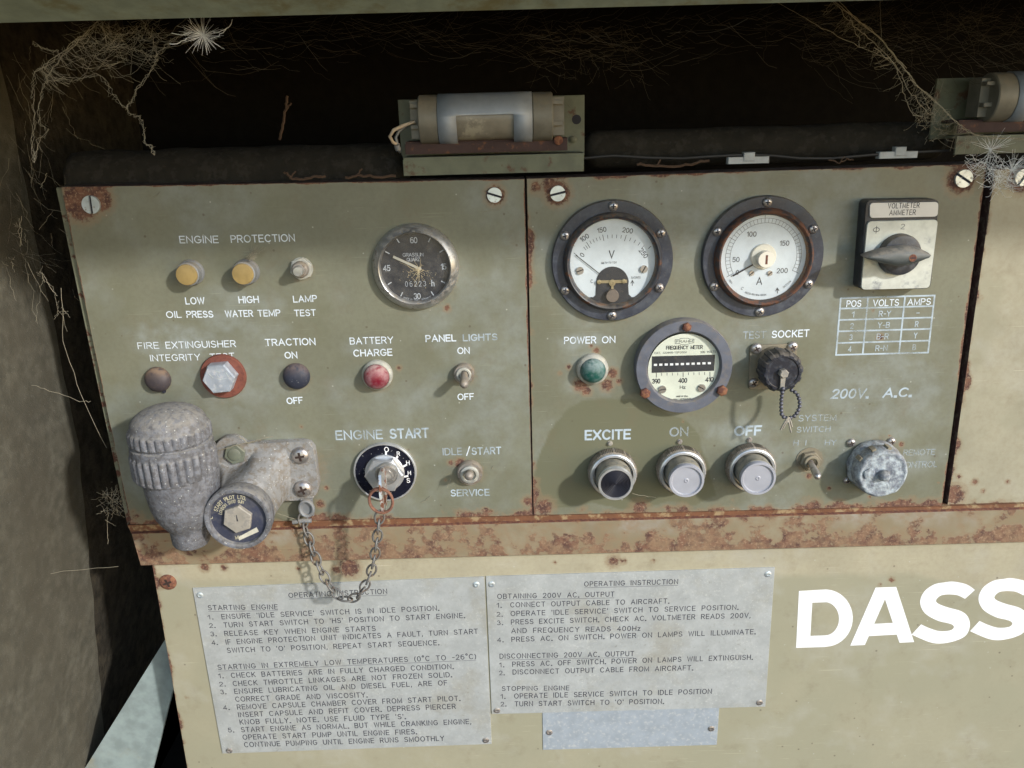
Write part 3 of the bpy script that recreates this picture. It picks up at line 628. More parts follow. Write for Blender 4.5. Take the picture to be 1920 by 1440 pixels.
DARK_PATCH = poly_px([(1001, 888), (1010, 858), (1022, 822), (1040, 790), (1064, 766), (1092, 751), (1120, 748), (1180, 746), (1225, 762), (1262, 778), (1292, 793), (1310, 815), (1318, 842),
                 (1330, 880), (1345, 930), (1300, 948), (1256, 941), (1215, 951), (1168, 955), (1112, 943), (1060, 953), (1003, 952)])  # patch around EXCITE and ON, in the darker tone with less dust weight
def paint_right(X, Z, u, v):
    r = edge_rust(X, Z, u, v, 340, 265, 10, 2.5, 5, 2, seed=21)
    r = np.maximum(r, rustblobs(X, Z, [(1045, 362, 23, .95), (1030, 345, 24, .5), (1005, 350, 24, .35), (1803, 335, 27, .95), (1088, 722, 16, .7), (1100, 733, 13, .6), (1148, 700, 14, .62), (1138, 722, 17, .6), (1160, 715, 12, .35), (1118, 657, 11, .45),
        (1108, 648, 8, .3), (1066, 688, 10, .35), (1050, 700, 8, .3), (1650, 632, 10, .5), (1637, 582, 5, .4), (1517, 893, 7, .75), (1555, 916, 6, .6), (1690, 833, 7, .65), (1668, 817, 4, .5), (1630, 932, 5, .5), (1760, 905, 4, .4),
        (1570, 950, 20, .55), (1525, 952, 22, .6), (1700, 945, 14, .5), (1750, 945, 14, .6), (1440, 955, 14, .5), (1380, 960, 12, .4), (1020, 950, 26, .55), (1200, 952, 26, .45), (1280, 958, 20, .5), (1735, 480, 4, .4), (1280, 790, 4, .4)] + [(a, b, c * 1.4, .14) for a, b, c in ((1148, 495, 116), (1431, 487, 116), (1283, 692, 93), (1685, 465, 80), (1450, 690, 52), (1112, 695, 34), (1148, 884, 50), (1278, 882, 50), (1407, 880, 50), (1520, 868, 30), (1640, 868, 58))], 2))
    d = .38 * smooth(fnoise(X, Z, 90, 14), -.2, .6)
    for px, py, rp, ax, az, st in ((1400, 810, 90, 1, .5, .45), (1650, 740, 190, 1, .7, .42), (1560, 840, 110, 1, .7, .4), (1090, 640, 70, 1, .4, .5), (1100, 690, 90, 1, .8, .3), (1660, 610, 120, 1, .6, .35), (1440, 625, 90, 1, .3, .3), (1720, 860, 70, 1, .6, .4)):
        d = np.maximum(d, st * smooth(blob(X, Z, px, py, rp, ax=ax, az=az) + .25 * fnoise(X, Z, 14, 16), 0, .7))
    w = inpoly(X, Z, DARK_PATCH) + 1.3 * fnoise(X, Z, 20, 17)
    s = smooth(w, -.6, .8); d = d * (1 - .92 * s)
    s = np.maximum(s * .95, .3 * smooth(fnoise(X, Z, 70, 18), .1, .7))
    return {'rust': r, 'dust': d, 'dark_tone': s}
t = T('control_panel', 'olive meter panel with round dials and three push buttons, right of the engine panel', 'control panel', 1400, 640); PR = t
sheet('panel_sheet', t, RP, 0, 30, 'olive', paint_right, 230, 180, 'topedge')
for px, py, rp, rot in ((1046, 363, 14.5, 12), (1808, 335, 16.5, -32)):
    x, z = t.l(px, py, 2); slotted('screw', t.o, x, z, rp * kk(px, py), 0, 'steel', rot, 2.2)
for a in (('POWER', 1058.5, 644, 1117, 643, 11.5, .17, C_), ('ON', 1129.5, 643, 1153, 642, 11.5, .16, C_), ('TEST', 1393.7, 634.5, 1435, 633.5, 12, .17, F_), ('SOCKET', 1447.6, 633, 1516, 630.5, 12, .17, C_), ('EXCITE', 1098, 824, 1181, 822, 16, .22, W_),
          ('ON', 1256.5, 817.5, 1289, 816.5, 15, .2, F_), ('OFF', 1378, 816, 1426, 814.5, 15.5, .24, W_), ('200V.', 1559, 746.5, 1626, 745, 15.5, .2, W_), ('A.C.', 1656, 744.5, 1707, 742.5, 15, .2, W_),
          ('SYSTEM', 1497.5, 789.5, 1567, 788, 10.5, .15, F_), ('SWITCH', 1494, 810.5, 1556, 809, 9.5, .15, F_), ('H I   HY', 1488, 835, 1567, 834, 9, .15, F_),
          ('REMOTE', 1694, 853.5, 1752, 852, 9.5, .17, F_), ('CONTROL', 1687, 877, 1756, 875, 10, .17, F_)):
    text(t, *a[:6], a[6], m=a[7], slant=.16 if a[0] in ('200V.', 'A.C.') else 0)
mb = MB()                                           # printed table
TLc, TRc, BRc, BLc = (1576.5, 559), (1752.5, 554), (1740, 661), (1567.5, 665.5)
def tq(u, v):
    a = np.array(TLc) * (1 - u) + np.array(TRc) * u; b = np.array(BLc) * (1 - u) + np.array(BRc) * u
    q = a * (1 - v) + b * v; return t.l(q[0], q[1], .15)
rowv = [0, .185, .385, .585, .79, 1]; colu = [0, .290, .685, 1]
for k, v in enumerate(rowv): lineseg(mb, tq(0, v), tq(1, v), 1.25, .15)
for k, u in enumerate(colu): lineseg(mb, tq(u, 0), tq(u, 1), 1.25, .163)
mb.build('table_grid', W_, t.o)
def cell(s, u0, u1, v, hp, m, wt=.15):
    def q(u): return np.array(TLc) * (1 - u) * (1 - v) + np.array(TRc) * u * (1 - v) + np.array(BLc) * (1 - u) * v + np.array(BRc) * u * v
    a, b = q(u0), q(u1); text(t, s, a[0], a[1], b[0], b[1], hp, wt, m)
for r_, row in enumerate((('POS', 'VOLTS', 'AMPS'), ('1', 'R-Y', '-'), ('2', 'Y-B', 'R'), ('3', 'B-R', 'Y'), ('4', 'R-N', 'B'))):
    v = rowv[r_] + .155
    for c_, s in enumerate(row):
        um = (colu[c_] + colu[c_ + 1]) / 2; wd = {3: .15, 5: .27, 4: .24, 1: .035}[len(s)] * (1.0 if r_ == 0 else .82)
        if s == '1': wd = .02
        cell(s, um - wd / 2, um + wd / 2, v, 11 if r_ == 0 else 9.5, C_ if r_ == 0 else W_)

def paint_side(X, Z, u, v):
    r = edge_rust(X, Z, u, v, 110, 260, 9, 3, 5, 0, seed=31)
    r = np.maximum(r, rustblobs(X, Z, [(1917, 335, 24, .95), (1790, 930, 24, .8), (1830, 905, 9, .55), (1800, 895, 8, .5), (1892, 905, 7, .5), (1845, 922, 8, .45)], 3))
    return {'rust': r, 'dust': .2 * smooth(fnoise(X, Z, 60, 32), 0, .6), 'dark_tone': .5 * smooth(fnoise(X, Z, 80, 33), -.1, .5)}
t = T('control_panel', 'buff panel cut off by the right edge of the photo, rusty at its foot', 'control panel', 1930, 640)
sheet('panel_sheet', t, P3, -1.5, 28, 'side', paint_side, 60, 140, 'topedge')
x, z = t.l(1920, 333, 1); slotted('screw', t.o, x, z, 15.5 * kk(1910, 333), -1.5, 'steel', 60, 2.2)

# rusty rail below the panels
def paint_rail(X, Z, u, v):
    n1 = fnoise(X, Z, 26, 41); n2 = fnoise(X, Z, 9, 42); n3 = fnoise(X, Z, 120, 43)
    r = .12 + n1 * .6 + n2 * .5 + n3 * .45 + .55 * smooth(v, .3, .95) + .15 * smooth(u, .25, .45)
    r = np.maximum(r, .75 - (1 - v) * 26 / 2.0 + n2); r = np.maximum(r, .5 - u * 700 / 40 + n1)
    return {'rust': r, 'dust': .5 * smooth(fnoise(X, Z, 50, 44), -.1, .5) * (1 - smooth(v, .2, .6)), 'dark_tone': .45 + .55 * smooth(fnoise(X, Z, 60, 45), -.3, .4)}
t = T('support_rail', 'rusty cream rail running under the control panels', 'rail', 1000, 1010)
RLq = [U(247, 1001, 5), U(2000, 953, 5), U(2000, 1014, 5), U(264, 1060, 5)]
sheet('rail_face', t, RLq, 5, 22, 'rail', paint_rail, 420, 40, 'rust')
mb = MB(); mb.prism([t.l(238, 985, 1.5), t.l(1766, 949.5, 1.5), t.l(2000, 942, 1.5), t.l(2000, 955, 1.5), t.l(246, 1001, 1.5)], -14, 1.5, .5)
mb.build('upper_lip', mat('rusty_lip', (0.155, 0.065, 0.03), .85, c2=(.30, .21, .11), s2=110, t2=(.5, .62), bump=.5), t.o)

# buff door below
def paint_door(X, Z, u, v):
    r = np.full(X.shape, -1.0) + fnoise(X, Z, 20, 51) * .3
    r = np.maximum(r, rustblobs(X, Z, [(384, 1063, 12, .7), (655, 1064, 22, .8), (630, 1068, 12, .6), (300, 1092, 17, .6), (1672, 1087, 6, .9), (1650, 1097, 5, .7), (1150, 1052, 20, .45), (1170, 1052, 8, .6), (1225, 1052, 6, .6), (1040, 1054, 6, .5), (560, 1066, 8, .5),
        (420, 1064, 10, .55), (350, 1308, 6, .4), (340, 1440, 12, .5)], 4))
    r = np.maximum(r, .5 - u * 700 / 3 + fnoise(X, Z, 12, 52) * .8)
    zb = np.interp(X, [U(280, 1085)[0], U(900, 1085)[0], U(1450, 1082)[0], U(1700, 1072)[0], U(1760, 1085)[0], U(1900, 1110)[0]],
                   [U(280, 1088)[1], U(900, 1083)[1], U(1450, 1078)[1], U(1700, 1072)[1], U(1760, 1086)[1], U(1900, 1112)[1]])
    s = smooth(zb - Z + fnoise(X, Z, 40, 53) * 1.5, -3, 5) * .85  # darker tone below a wavy line; the strip under the rail stays lighter
    s = s * (.72 + .28 * smooth(fnoise(X, Z, 120, 54), -.4, .4))
    return {'rust': r, 'dust': .3 * smooth(fnoise(X, Z, 60, 55), .1, .6), 'dark_tone': s}
t = T('access_door', 'buff door below the rail with white lettering and metal plates', 'door', 1100, 1250); DR = t
sheet('door_sheet', t, [U(284, 1050), U(2000, 1005), U(2000, 1560), U(372, 1560)], 0, 26, 'cream', paint_door, 260, 100, 'edge')
x, z = t.l(314, 1093, 1.5); phillips('screw', t.o, x, z, 16 * kk(314, 1093), 0, 'rust', 20, 2.2, 'recess')
# large white letters, outlines measured on the door: zoom of (1400,980) by 3.131
def zz(pts): return [t.l(1400 + a / 3.131, 980 + b / 3.131, .12) for a, b in pts]
def band(mb, outer, inner, p):
    n = len(outer); mb.add([(a, p, b) for a, b in outer] + [(a, p, b) for a, b in inner], [(i, i + 1, n + i + 1, n + i) for i in range(n - 1)])
def el(cx, cy, rx, ry, a0, a1, n=18): return [(cx + rx * math.cos(R(a0 + (a1 - a0) * i / n)), cy + ry * math.sin(R(a0 + (a1 - a0) * i / n))) for i in range(n + 1)]
mb = MB()
def D_out(x0, x1, y0, y1, xm):
    return el(xm, (y0 + y1) / 2, x1 - xm, (y1 - y0) / 2, -90, 90)
o_ = [(300, 735), (304, 400), (470, 392)] + el(465, 562, 161, 170, -88, 88) + [(470, 732), (300, 735)]
i_ = [(376, 665), (384, 472), (470, 467)] + el(462, 565, 82, 98, -88, 88) + [(466, 663), (376, 665)]
o_ = [(290, 735), (307, 401), (465, 392)] + el(462, 560, 161, 168, -85, 80) + [(455, 730), (290, 735)]
i_ = [(374, 665), (385, 470), (465, 467)] + el(458, 564, 84, 98, -85, 80) + [(452, 662), (374, 665)]
band(mb, zz(o_), zz(i_), .12); mb.build('lettering', 'decal', t.o)
mb = MB()
def quad(a, p=.12): mb.add([(x, p, z) for x, z in zz(a)], [tuple(range(len(a)))])
quad([(608, 722), (757, 381), (812, 379), (812, 450), (694, 718)]); quad([(812, 379), (878, 377), (983, 701), (897, 705), (812, 450)])
quad([(716, 666), (748, 594), (858, 588), (884, 657)], .135); mb.build('lettering', 'decal', t.o)
def Sletter(dx, dy):
    c = [(1292, 418), (1255, 388), (1215, 375), (1170, 380), (1115, 405), (1078, 450), (1092, 500), (1145, 527), (1200, 545), (1250, 575), (1262, 615), (1235, 655), (1180, 668), (1120, 666), (1062, 650), (1005, 622)]
    wv = [74, 70, 64, 62, 66, 78, 84, 84, 84, 86, 96, 90, 76, 72, 72, 76]
    up = [(1340, 395), (1290, 362), (1215, 346), (1165, 350), (1100, 363), (1042, 405), (1018, 468), (1045, 530), (1115, 573), (1180, 590), (1208, 600), (1216, 615), (1195, 632), (1135, 637), (1075, 620), (1024, 597)]
    lo = [(1282, 447), (1240, 427), (1205, 422), (1170, 422), (1140, 428), (1118, 445), (1112, 462), (1130, 478), (1180, 497), (1260, 520), (1300, 555), (1310, 610), (1280, 668), (1190, 703), (1090, 706), (968, 657)]
    def dens(pl):
        out = []
        for i in range(len(pl) - 1):
            p0, p1, p2, p3 = [np.array(pl[max(0, min(len(pl) - 1, i + k))], float) for k in (-1, 0, 1, 2)]
            for k in range(5):
                s = k / 5; out.append(tuple(.5 * ((2 * p1) + (p2 - p0) * s + (2 * p0 - 5 * p1 + 4 * p2 - p3) * s * s + (3 * p1 - p0 - 3 * p2 + p3) * s ** 3)))
        return out + [pl[-1]]
    m_ = MB(); band(m_, zz([(a + dx, b + dy) for a, b in dens(up)]), zz([(a + dx, b + dy) for a, b in dens(lo)]), .12); m_.build('lettering', 'decal', t.o)
Sletter(0, 0); Sletter(343, -20)

# metal plates riveted to the door
PLQ = [('instruction_plate', 'etched metal plate headed STARTING ENGINE, nearest the left end of the door', [(361, 1103), (908, 1081.5), (922, 1395), (417, 1413)], [(375, 1116), (893, 1096), (911, 1388), (430, 1407)]),
       ('instruction_plate', 'etched metal plate headed OBTAINING 200V AC OUTPUT, in the middle of the door', [(911, 1081), (1453, 1064), (1435, 1325), (922, 1339)], [(922, 1095.5), (1440, 1076.5), (1424, 1317), (932, 1332)]),
       ('blank_plate', 'small plain bluish metal plate tucked under the right-hand instruction plate', [(1017, 1330), (1349, 1320), (1344, 1396.5), (1018, 1406)], [(1030, 1373), (1333.5, 1366)])]
PT = []
for nm, lb, q, rv in PLQ:
    t = T(nm, lb, 'plate', sum(a for a, b in q) / 4, sum(b for a, b in q) / 4, 1, 'metal plates on the door'); PT.append(t)
    mb = MB(); th = 1.0 if nm != 'blank_plate' else .55
    mb.prism([t.l(a, b, th) for a, b in q], .02, th, .15); mb.build('plate', 'blank' if nm == 'blank_plate' else 'plate', t.o)
    for px, py in rv:
        x, z = t.l(px, py, th); r = 6.2 * kk(px, py)
        mb = MB(); mb.lathe([(r, th), (r * .95, th + .5), (r * .6, th + .95), (r * .42, th + .95), (r * .36, th + .55), (.01, th + .55)], x, z, 20); mb.build('rivet', 'nickel' if py > 1200 else 'steel', t.o)
def line(t, s, zx0, zy0, zx1, zy1, zh, ox, under=False, m='ink', wt=.15):   # coordinates of the two 3.2x zooms
    f = lambda a, b: (ox + a / 3.2, 1040 + b / 3.2)
    (a, b), (c, d) = f(zx0, zy0), f(zx1, zy1)
    mb = MB(); text(t, s.replace('   ', ' ').replace('  ', ' '), a, b, c, d, zh / 3.2, wt, p=1.04, mb=mb, gap=.36)
    if under:
        off = 9; p = t.l(*f(zx0, zy0 + off), 1.04); q = t.l(*f(zx1, zy1 + off), 1.04); lineseg(mb, p, q, .3, 1.06)
    mb.build('lettering', m, t.o)
t = PT[0]; L1 = lambda *a, **k: line(t, *a, ox=340, **k)
for a in (('OPERATING  INSTRUCTION', 647, 258, 1234, 233, 27, 1), ('STARTING  ENGINE', 163, 332, 578, 327, 27, 1), ('1.', 161, 387, 190, 386, 22), ("ENSURE  'IDLE  SERVICE'  SWITCH  IS  IN  IDLE  POSITION.", 245, 386, 1545, 334, 27),
          ('2.', 170, 438, 203, 437, 24), ("TURN  START  SWITCH  TO  'HS'  POSITION  TO  START  ENGINE.", 258, 436, 1700, 378, 27), ('3.', 178, 488, 210, 487, 24), ('RELEASE  KEY  WHEN  ENGINE  STARTS', 262, 487, 1165, 456, 27),
          ('4.', 185, 540, 217, 539, 24), ('IF  ENGINE  PROTECTION  UNIT  INDICATES  A  FAULT,  TURN  START', 270, 538, 1778, 473, 27), ("SWITCH  TO  'O'  POSITION,  REPEAT  START  SEQUENCE.", 278, 588, 1545, 541, 27),
          ('STARTING  IN  EXTREMELY  LOW  TEMPERATURES  (0*C  TO  -26*C)', 222, 690, 1768, 624, 27, 1), ('1.', 225, 740, 252, 739, 24), ('CHECK  BATTERIES  ARE  IN  FULLY  CHARGED  CONDITION.', 302, 738, 1632, 684, 27),
          ('2.', 231, 789, 264, 788, 24), ('CHECK  THROTTLE  LINKAGES  ARE  NOT  FROZEN  SOLID.', 313, 787, 1622, 733, 27), ('3.', 238, 836, 268, 835, 24), ('ENSURE  LUBRICATING  OIL  AND  DIESEL  FUEL,  ARE  OF', 322, 834, 1594, 782, 27),
          ('CORRECT  GRADE  AND  VISCOSITY.', 328, 881, 1115, 854, 27), ('4.', 254, 930, 288, 929, 24), ('REMOVE  CAPSULE  CHAMBER  COVER  FROM  START  PILOT.', 338, 928, 1672, 875, 27),
          ('INSERT  CAPSULE  AND  REFIT  COVER.  DEPRESS  PIERCER', 345, 974, 1645, 923, 27), ("KNOB  FULLY.   NOTE.  USE  FLUID  TYPE  'S'.", 354, 1018, 1345, 984, 27), ('5.', 283, 1065, 315, 1064, 24),
          ('START  ENGINE  AS  NORMAL.  BUT  WHILE  CRANKING  ENGINE,', 362, 1064, 1738, 1014, 27), ('OPERATE  START  PUMP  UNTIL  ENGINE  FIRES.', 372, 1109, 1412, 1075, 27), ('CONTINUE  PUMPING  UNTIL  ENGINE  RUNS  SMOOTHLY', 381, 1154, 1576, 1115, 27)):
    L1(*a[:6], under=len(a) > 6)
t = PT[1]; L2 = lambda *a, **k: line(t, *a, ox=880, **k)
for a in (('OPERATING  INSTRUCTION', 691, 190, 1250, 175, 27, 1), ('OBTAINING  200V  AC.  OUTPUT', 170, 264, 868, 250, 27, 1), ('1.', 165, 316, 192, 316, 24), ('CONNECT  OUTPUT  CABLE  TO  AIRCRAFT.', 248, 315, 1197, 291, 27), ('2.', 166, 370, 198, 369, 24),
          ("OPERATE  'IDLE  SERVICE'  SWITCH  TO  SERVICE  POSITION.", 250, 367, 1612, 328, 27), ('3.', 168, 421, 200, 420, 24), ('PRESS  EXCITE  SWITCH.  CHECK  AC.  VOLTMETER  READS  200V,', 252, 418, 1685, 377, 27), ('AND  FREQUENCY  READS  400Hz', 254, 470, 1024, 455, 27),
          ('4.', 169, 524, 203, 523, 24), ('PRESS  AC.  ON  SWITCH.  POWER  ON  LAMPS  WILL  ILLUMINATE.', 255, 522, 1715, 475, 27), ('DISCONNECTING  200V  AC.  OUTPUT', 184, 623, 986, 607, 27, 1), ('1.', 181, 674, 207, 673, 24),
          ('PRESS  AC.  OFF  SWITCH.  POWER  ON  LAMPS  WILL  EXTINGUISH.', 260, 671, 1698, 628, 27), ('2.', 181, 722, 210, 721, 24), ('DISCONNECT  OUTPUT  CABLE  FROM  AIRCRAFT.', 262, 718, 1340, 692, 27), ('STOPPING  ENGINE', 197, 816, 598, 812, 25),
          ('1.', 190, 863, 214, 862, 24), ('OPERATE  IDLE  SERVICE  SWITCH  TO  IDLE  POSITION', 271, 862, 1452, 833, 27), ('2.', 190, 909, 220, 908, 24), ("TURN  START  SWITCH  TO  'O'  POSITION.", 274, 909, 1165, 893, 27)):
    L2(*a[:6], under=len(a) > 6)

# ================================================================== instruments on the engine panel (left)
# amber lamps
for px, py, qx, qy, lab in ((349.7, 515.5, 354, 511, 'amber lamp above the words LOW OIL PRESS'), (455, 514, 459, 510, 'amber lamp above the words HIGH WATER TEMP, frayed web on top')):
    t = T('indicator_lamp', lab, 'lamp', px, py, 11, 'amber warning lamps'); k = kk(px, py, 11)
    mb = MB(); mb.lathe([(24.5 * k, 0), (24.5 * k, 2), (23 * k, 3), (22.3 * k, 3), (22.3 * k, 9.8), (21 * k, 10.4), (19.5 * k, 10.4)], seg=44); mb.build('bezel', 'greybezel', t.o)
    mb = MB(); mb.lathe([(20.3 * k, 9), (20.3 * k, 11), (19 * k, 11.9), (12 * k, 12.1), (.01, 12.2)], seg=44); mb.build('lens', 'amber', t.o)
t = T('push_button', 'small metal push button in a hex nut above the words LAMP TEST', 'button', 565, 504, 2); k = kk(565, 504)
mb = MB(); mb.lathe([(21 * k, 0), (21 * k, .8), (10 * k, .8)]); mb.prism(hexpts(0, 0, 22 * k, 18), .8, 3.4, .5); mb.build('nut', 'lampbezel', t.o)
mb = MB(); mb.lathe([(15.5 * k, 3), (15.5 * k, 6.5), (14.6 * k, 7), (14.6 * k, 7.6), (13.6 * k, 8), (13.6 * k, 8.6), (12.5 * k, 9), (9 * k, 9)]); mb.build('bushing', 'knurl', t.o)
mb = MB(); mb.lathe([(9.6 * k, 8), (9.6 * k, 13.2), (8.4 * k, 14), (.01, 14.1)], .2, 0); mb.build('plunger', 'chrome', t.o)

# hour meter
t = T('hour_meter', 'round black hour meter with cracked glass and chrome rim', 'meter', 778.5, 502, 5); k = kk(778, 502, 5); c = (0, 0)
mb = MB(); mb.lathe([(81.5 * k, 0), (81.5 * k, 2.5), (80 * k, 4.2), (75 * k, 6.4), (71 * k, 7.6), (68 * k, 8.6), (66.3 * k, 8.2), (65.5 * k, 6.5), (64.5 * k, 3.5)], seg=80); mb.build('bezel', 'chrome', t.o, 50)
mb = MB(); mb.lathe([(65 * k, 3.5), (.01, 3.5)], seg=64); mb.build('dial', 'dialblack', t.o)
mb = MB(); r = 57 * k
for s, a, rr in (('60', 90, 51), ('15', 0, 53), ('30', -90, 55), ('45', 180, 54)):
    q = polar((0, 0), rr * k, a); h = 10 * k; w_ = natural(s, .16) * h * .9; put(mb, s, (q[0] - w_ / 2, q[1] - h / 2), (1, 0), (0, 1), h, .15 * h, 3.62, .9, .16)
for i in range(12):
    if i % 3: lineseg(mb, polar(c, 55 * k, 30 * i), polar(c, 62 * k, 30 * i), .75, 3.62)
for s, yy, h, wd in (('GRASSLIN', 21, 6, 38), ('QUARZ', 12, 6, 24)):
    ws = wd / (natural(s, .16) * h); put(mb, s, (-wd / 2 * k - 3 * k, yy * k), (1, 0), (0, 1), h * k, .13 * h * k, 3.62, ws, .16)
put(mb, '06223', (-21 * k, -36 * k), (1, 0), (0, 1), 9.5 * k, .85 * k, 3.62, .75, .62); put(mb, 'h', (29 * k, -36 * k), (1, 0), (0, 1), 10.5 * k, 2.1 * k, 3.63, .9)
arctext(mb, 'MADE IN WEST GERMANY', (0, 0), 63.5 * k, -90, 3 * k, .12, 3.62, inward=True)
mb.build('markings', 'dialink', t.o)
mb = MB(); a = t.l(739, 482, 4.6); b = t.l(787, 504, 4.6); lineseg(mb, a, b, 4.6 * k, 4.7); mb.lathe([(3 * k, 3.5), (3 * k, 4.9), (.01, 4.9)], *b, seg=20); mb.build('needle', 'paper', t.o)
mb = MB(); mb.lathe([(66 * k, 6.6), (.01, 6.6)], seg=48); gl = mb.build('glass', 'glassdirty', t.o)
mb = MB(); rnd = random.Random(4); cc = t.l(785, 506, 6.7)
for i in range(20):
    a = rnd.uniform(0, 360); q = cc; pts = [q]; L = rnd.uniform(7, 26) * (1.6 if -160 < ((a + 180) % 360 - 180) < -20 else 1)
    for j in range(5):
        a += rnd.uniform(-28, 28); q = polar(q, L / 5 * k, a); pts.append(q)
    for j in range(5): lineseg(mb, pts[j], pts[j + 1], .22 - .03 * j, 6.68 + .01 * (i % 5))
for i in range(90):
    q = polar(cc, abs(rnd.gauss(0, 16)) * k, rnd.uniform(180, 360)); lineseg(mb, q, (q[0] + rnd.uniform(-.6, .6), q[1] + rnd.uniform(-.5, .5)), .22, 6.7)
mb.build('crack', 'crack', gl)

# plugs and bolt
for px, py, rp, m, lab in ((292.5, 714, 24.5, 'plugbrown', 'brown dusty rubber plug below the words FIRE EXTINGUISHER INTEGRITY'), (554, 708, 25.5, 'plugblack', 'black rubber plug between the words TRACTION ON and OFF')):
    t = T('blanking_plug', lab, 'plug', px, py, 5, 'blanking plugs'); r = rp * kk(px, py, 4)
    mb = MB(); mb.lathe([(r * .97, 0), (r, 1.2), (r * .97, 3.2), (r * .86, 5.2), (r * .62, 6.8), (r * .3, 7.6), (.01, 7.8)], seg=48); mb.build('cap', m, t.o, 60)
    if m == 'plugbrown': mb = MB(); mb.prism([(1.5, -r * .9), (4.5, -r * .9), (3.8, -r * 1.12), (2.2, -r * 1.12)], 0, 2.0, .3); mb.build('tab', 'slot', t.o)
t = T('bolt', 'bright zinc hex bolt on a rust red washer', 'bolt', 418, 706, 2); k = kk(416, 706, 3)
mb = MB(); mb.lathe([(43 * k, 0), (43 * k, 1.8), (41.5 * k, 2.8), (20 * k, 3.1)], seg=64); mb.build('washer', 'redwasher', t.o)
x, z = t.l(409.5, 711, 12); mb = MB(); mb.prism(hexpts(x, z, 31 * k, 4), 2.8, 11.2); rh = 31 * k
mb.loft([[(a, 11.2, b) for a, b in hexpts(x, z, rh, 4)], [(a, 12.4, b) for a, b in hexpts(x, z, rh * .93, 4)]]); mb.build('head', 'boltzinc', t.o)
mb = MB()
for a, b in (((391, 700), (399, 708)), ((404, 696), (412, 698)), ((424, 699), (428, 706)), ((405, 722), (405, 733)), ((412, 712), (424, 709)), ((407, 702), (411, 711))): lineseg(mb, t.l(*a, 12.4), t.l(*b, 12.4), .8 if a[1] < 701 else .45, 12.46)
mb.build('head_marks', 'steel', t.o)

# red and green domed lamps
for px, py, bx, by, rb, rd, m, lab in ((705, 710, 707, 704, 29, 24, 'redlens', 'domed red lamp below the words BATTERY CHARGE'), (1113, 697, 1111, 693, 30, 23.5, 'greenlens', 'domed green lamp below the words POWER ON')):
    t = T('indicator_lamp', lab, 'lamp', bx, by, 3); k = kk(bx, by, 3)
    mb = MB(); mb.lathe([(rb * k, 0), (rb * k, 3), (rb * .96 * k, 4.2), (rb * .85 * k, 5.6), (rd * 1.02 * k, 6.2), (rd * k, 5.2)], seg=52); mb.build('bezel', 'lampbezel', t.o, 50)
    h = rd * k * .72; mb = MB(); mb.lathe([(rd * k * math.cos(a), 6 + h * math.sin(a)) for a in (math.pi / 2 * i / 10 for i in range(11))], seg=48); mb.build('lens', m, t.o, 80)

# toggle switches
def toggle(lab, px, py, rn, lever, nutp, washer=None, rl=3.4):
    t = T('toggle_switch', lab, 'switch', px, py, 2, 'toggle switches'); k = kk(px, py, 2)
    mb = MB()
    if washer: mb.lathe([(washer * k, 0), (washer * k, .6), (8 * k, .6)])
    mb.prism(hexpts(0, 0, rn * k, 10), .6, nutp - .6, .6) if washer else mb.lathe([(rn * k, 0), (rn * k, nutp * .7), (rn * .92 * k, nutp), (rn * .7 * k, nutp), (rn * .68 * k, nutp * .7)], seg=44)
    mb.build('nut', 'knurl' if not washer else 'tan', t.o)
    mb = MB(); mb.lathe([(rn * .72 * k, .5), (rn * .72 * k, nutp + 1.8), (rn * .66 * k, nutp + 2.2), (rn * .5 * k, nutp + 2.2), (rn * .45 * k, nutp), (.01, nutp)], seg=36); mb.build('bushing', 'lampbezel' if not washer else 'tan', t.o)
    b = t.l3(*lever[0]); e = t.l3(*lever[1]); B, E = Vector(b), Vector(e); d = (E - B); n_ = 14; rings = []
    mb = MB(); L = d.length; d.normalize(); a = d.cross(Vector((.2, .1, .95))).normalized(); c_ = d.cross(a)
    for i in range(n_ + 1):
        s = i / n_; q = B + d * L * s; rr = rl * (.72 + .28 * min(1, s * 1.4))
        if s > .8: rr = rl * math.sqrt(max(.003, 1 - ((s - .8) / .2) ** 2)) if L * .2 > rl * .5 else rl * math.sqrt(max(.003, 1 - ((s - .8) / .2) ** 2))
        rings.append([tuple(q + a * rr * math.cos(u) + c_ * rr * math.sin(u)) for u in (2 * math.pi * j / 18 for j in range(18))])
    mb.loft(rings); mb.build('lever', 'knurl' if not washer else 'nickel', t.o, 70); return t
toggle('grey toggle switch between the words PANEL LIGHTS ON and OFF', 870, 700, 19.5, ((871, 699, 4), (870, 725, 22)), 5)
toggle('grey toggle switch between the words IDLE/START and SERVICE', 881, 886, 24, ((881, 885, 4), (879, 894, 22)), 5, rl=3.6)
toggle('toggle switch with long lever below the faint words SYSTEM SWITCH', 1519, 864, 20, ((1519, 866, 5), (1535, 897, 27)), 5, washer=25, rl=3.0)

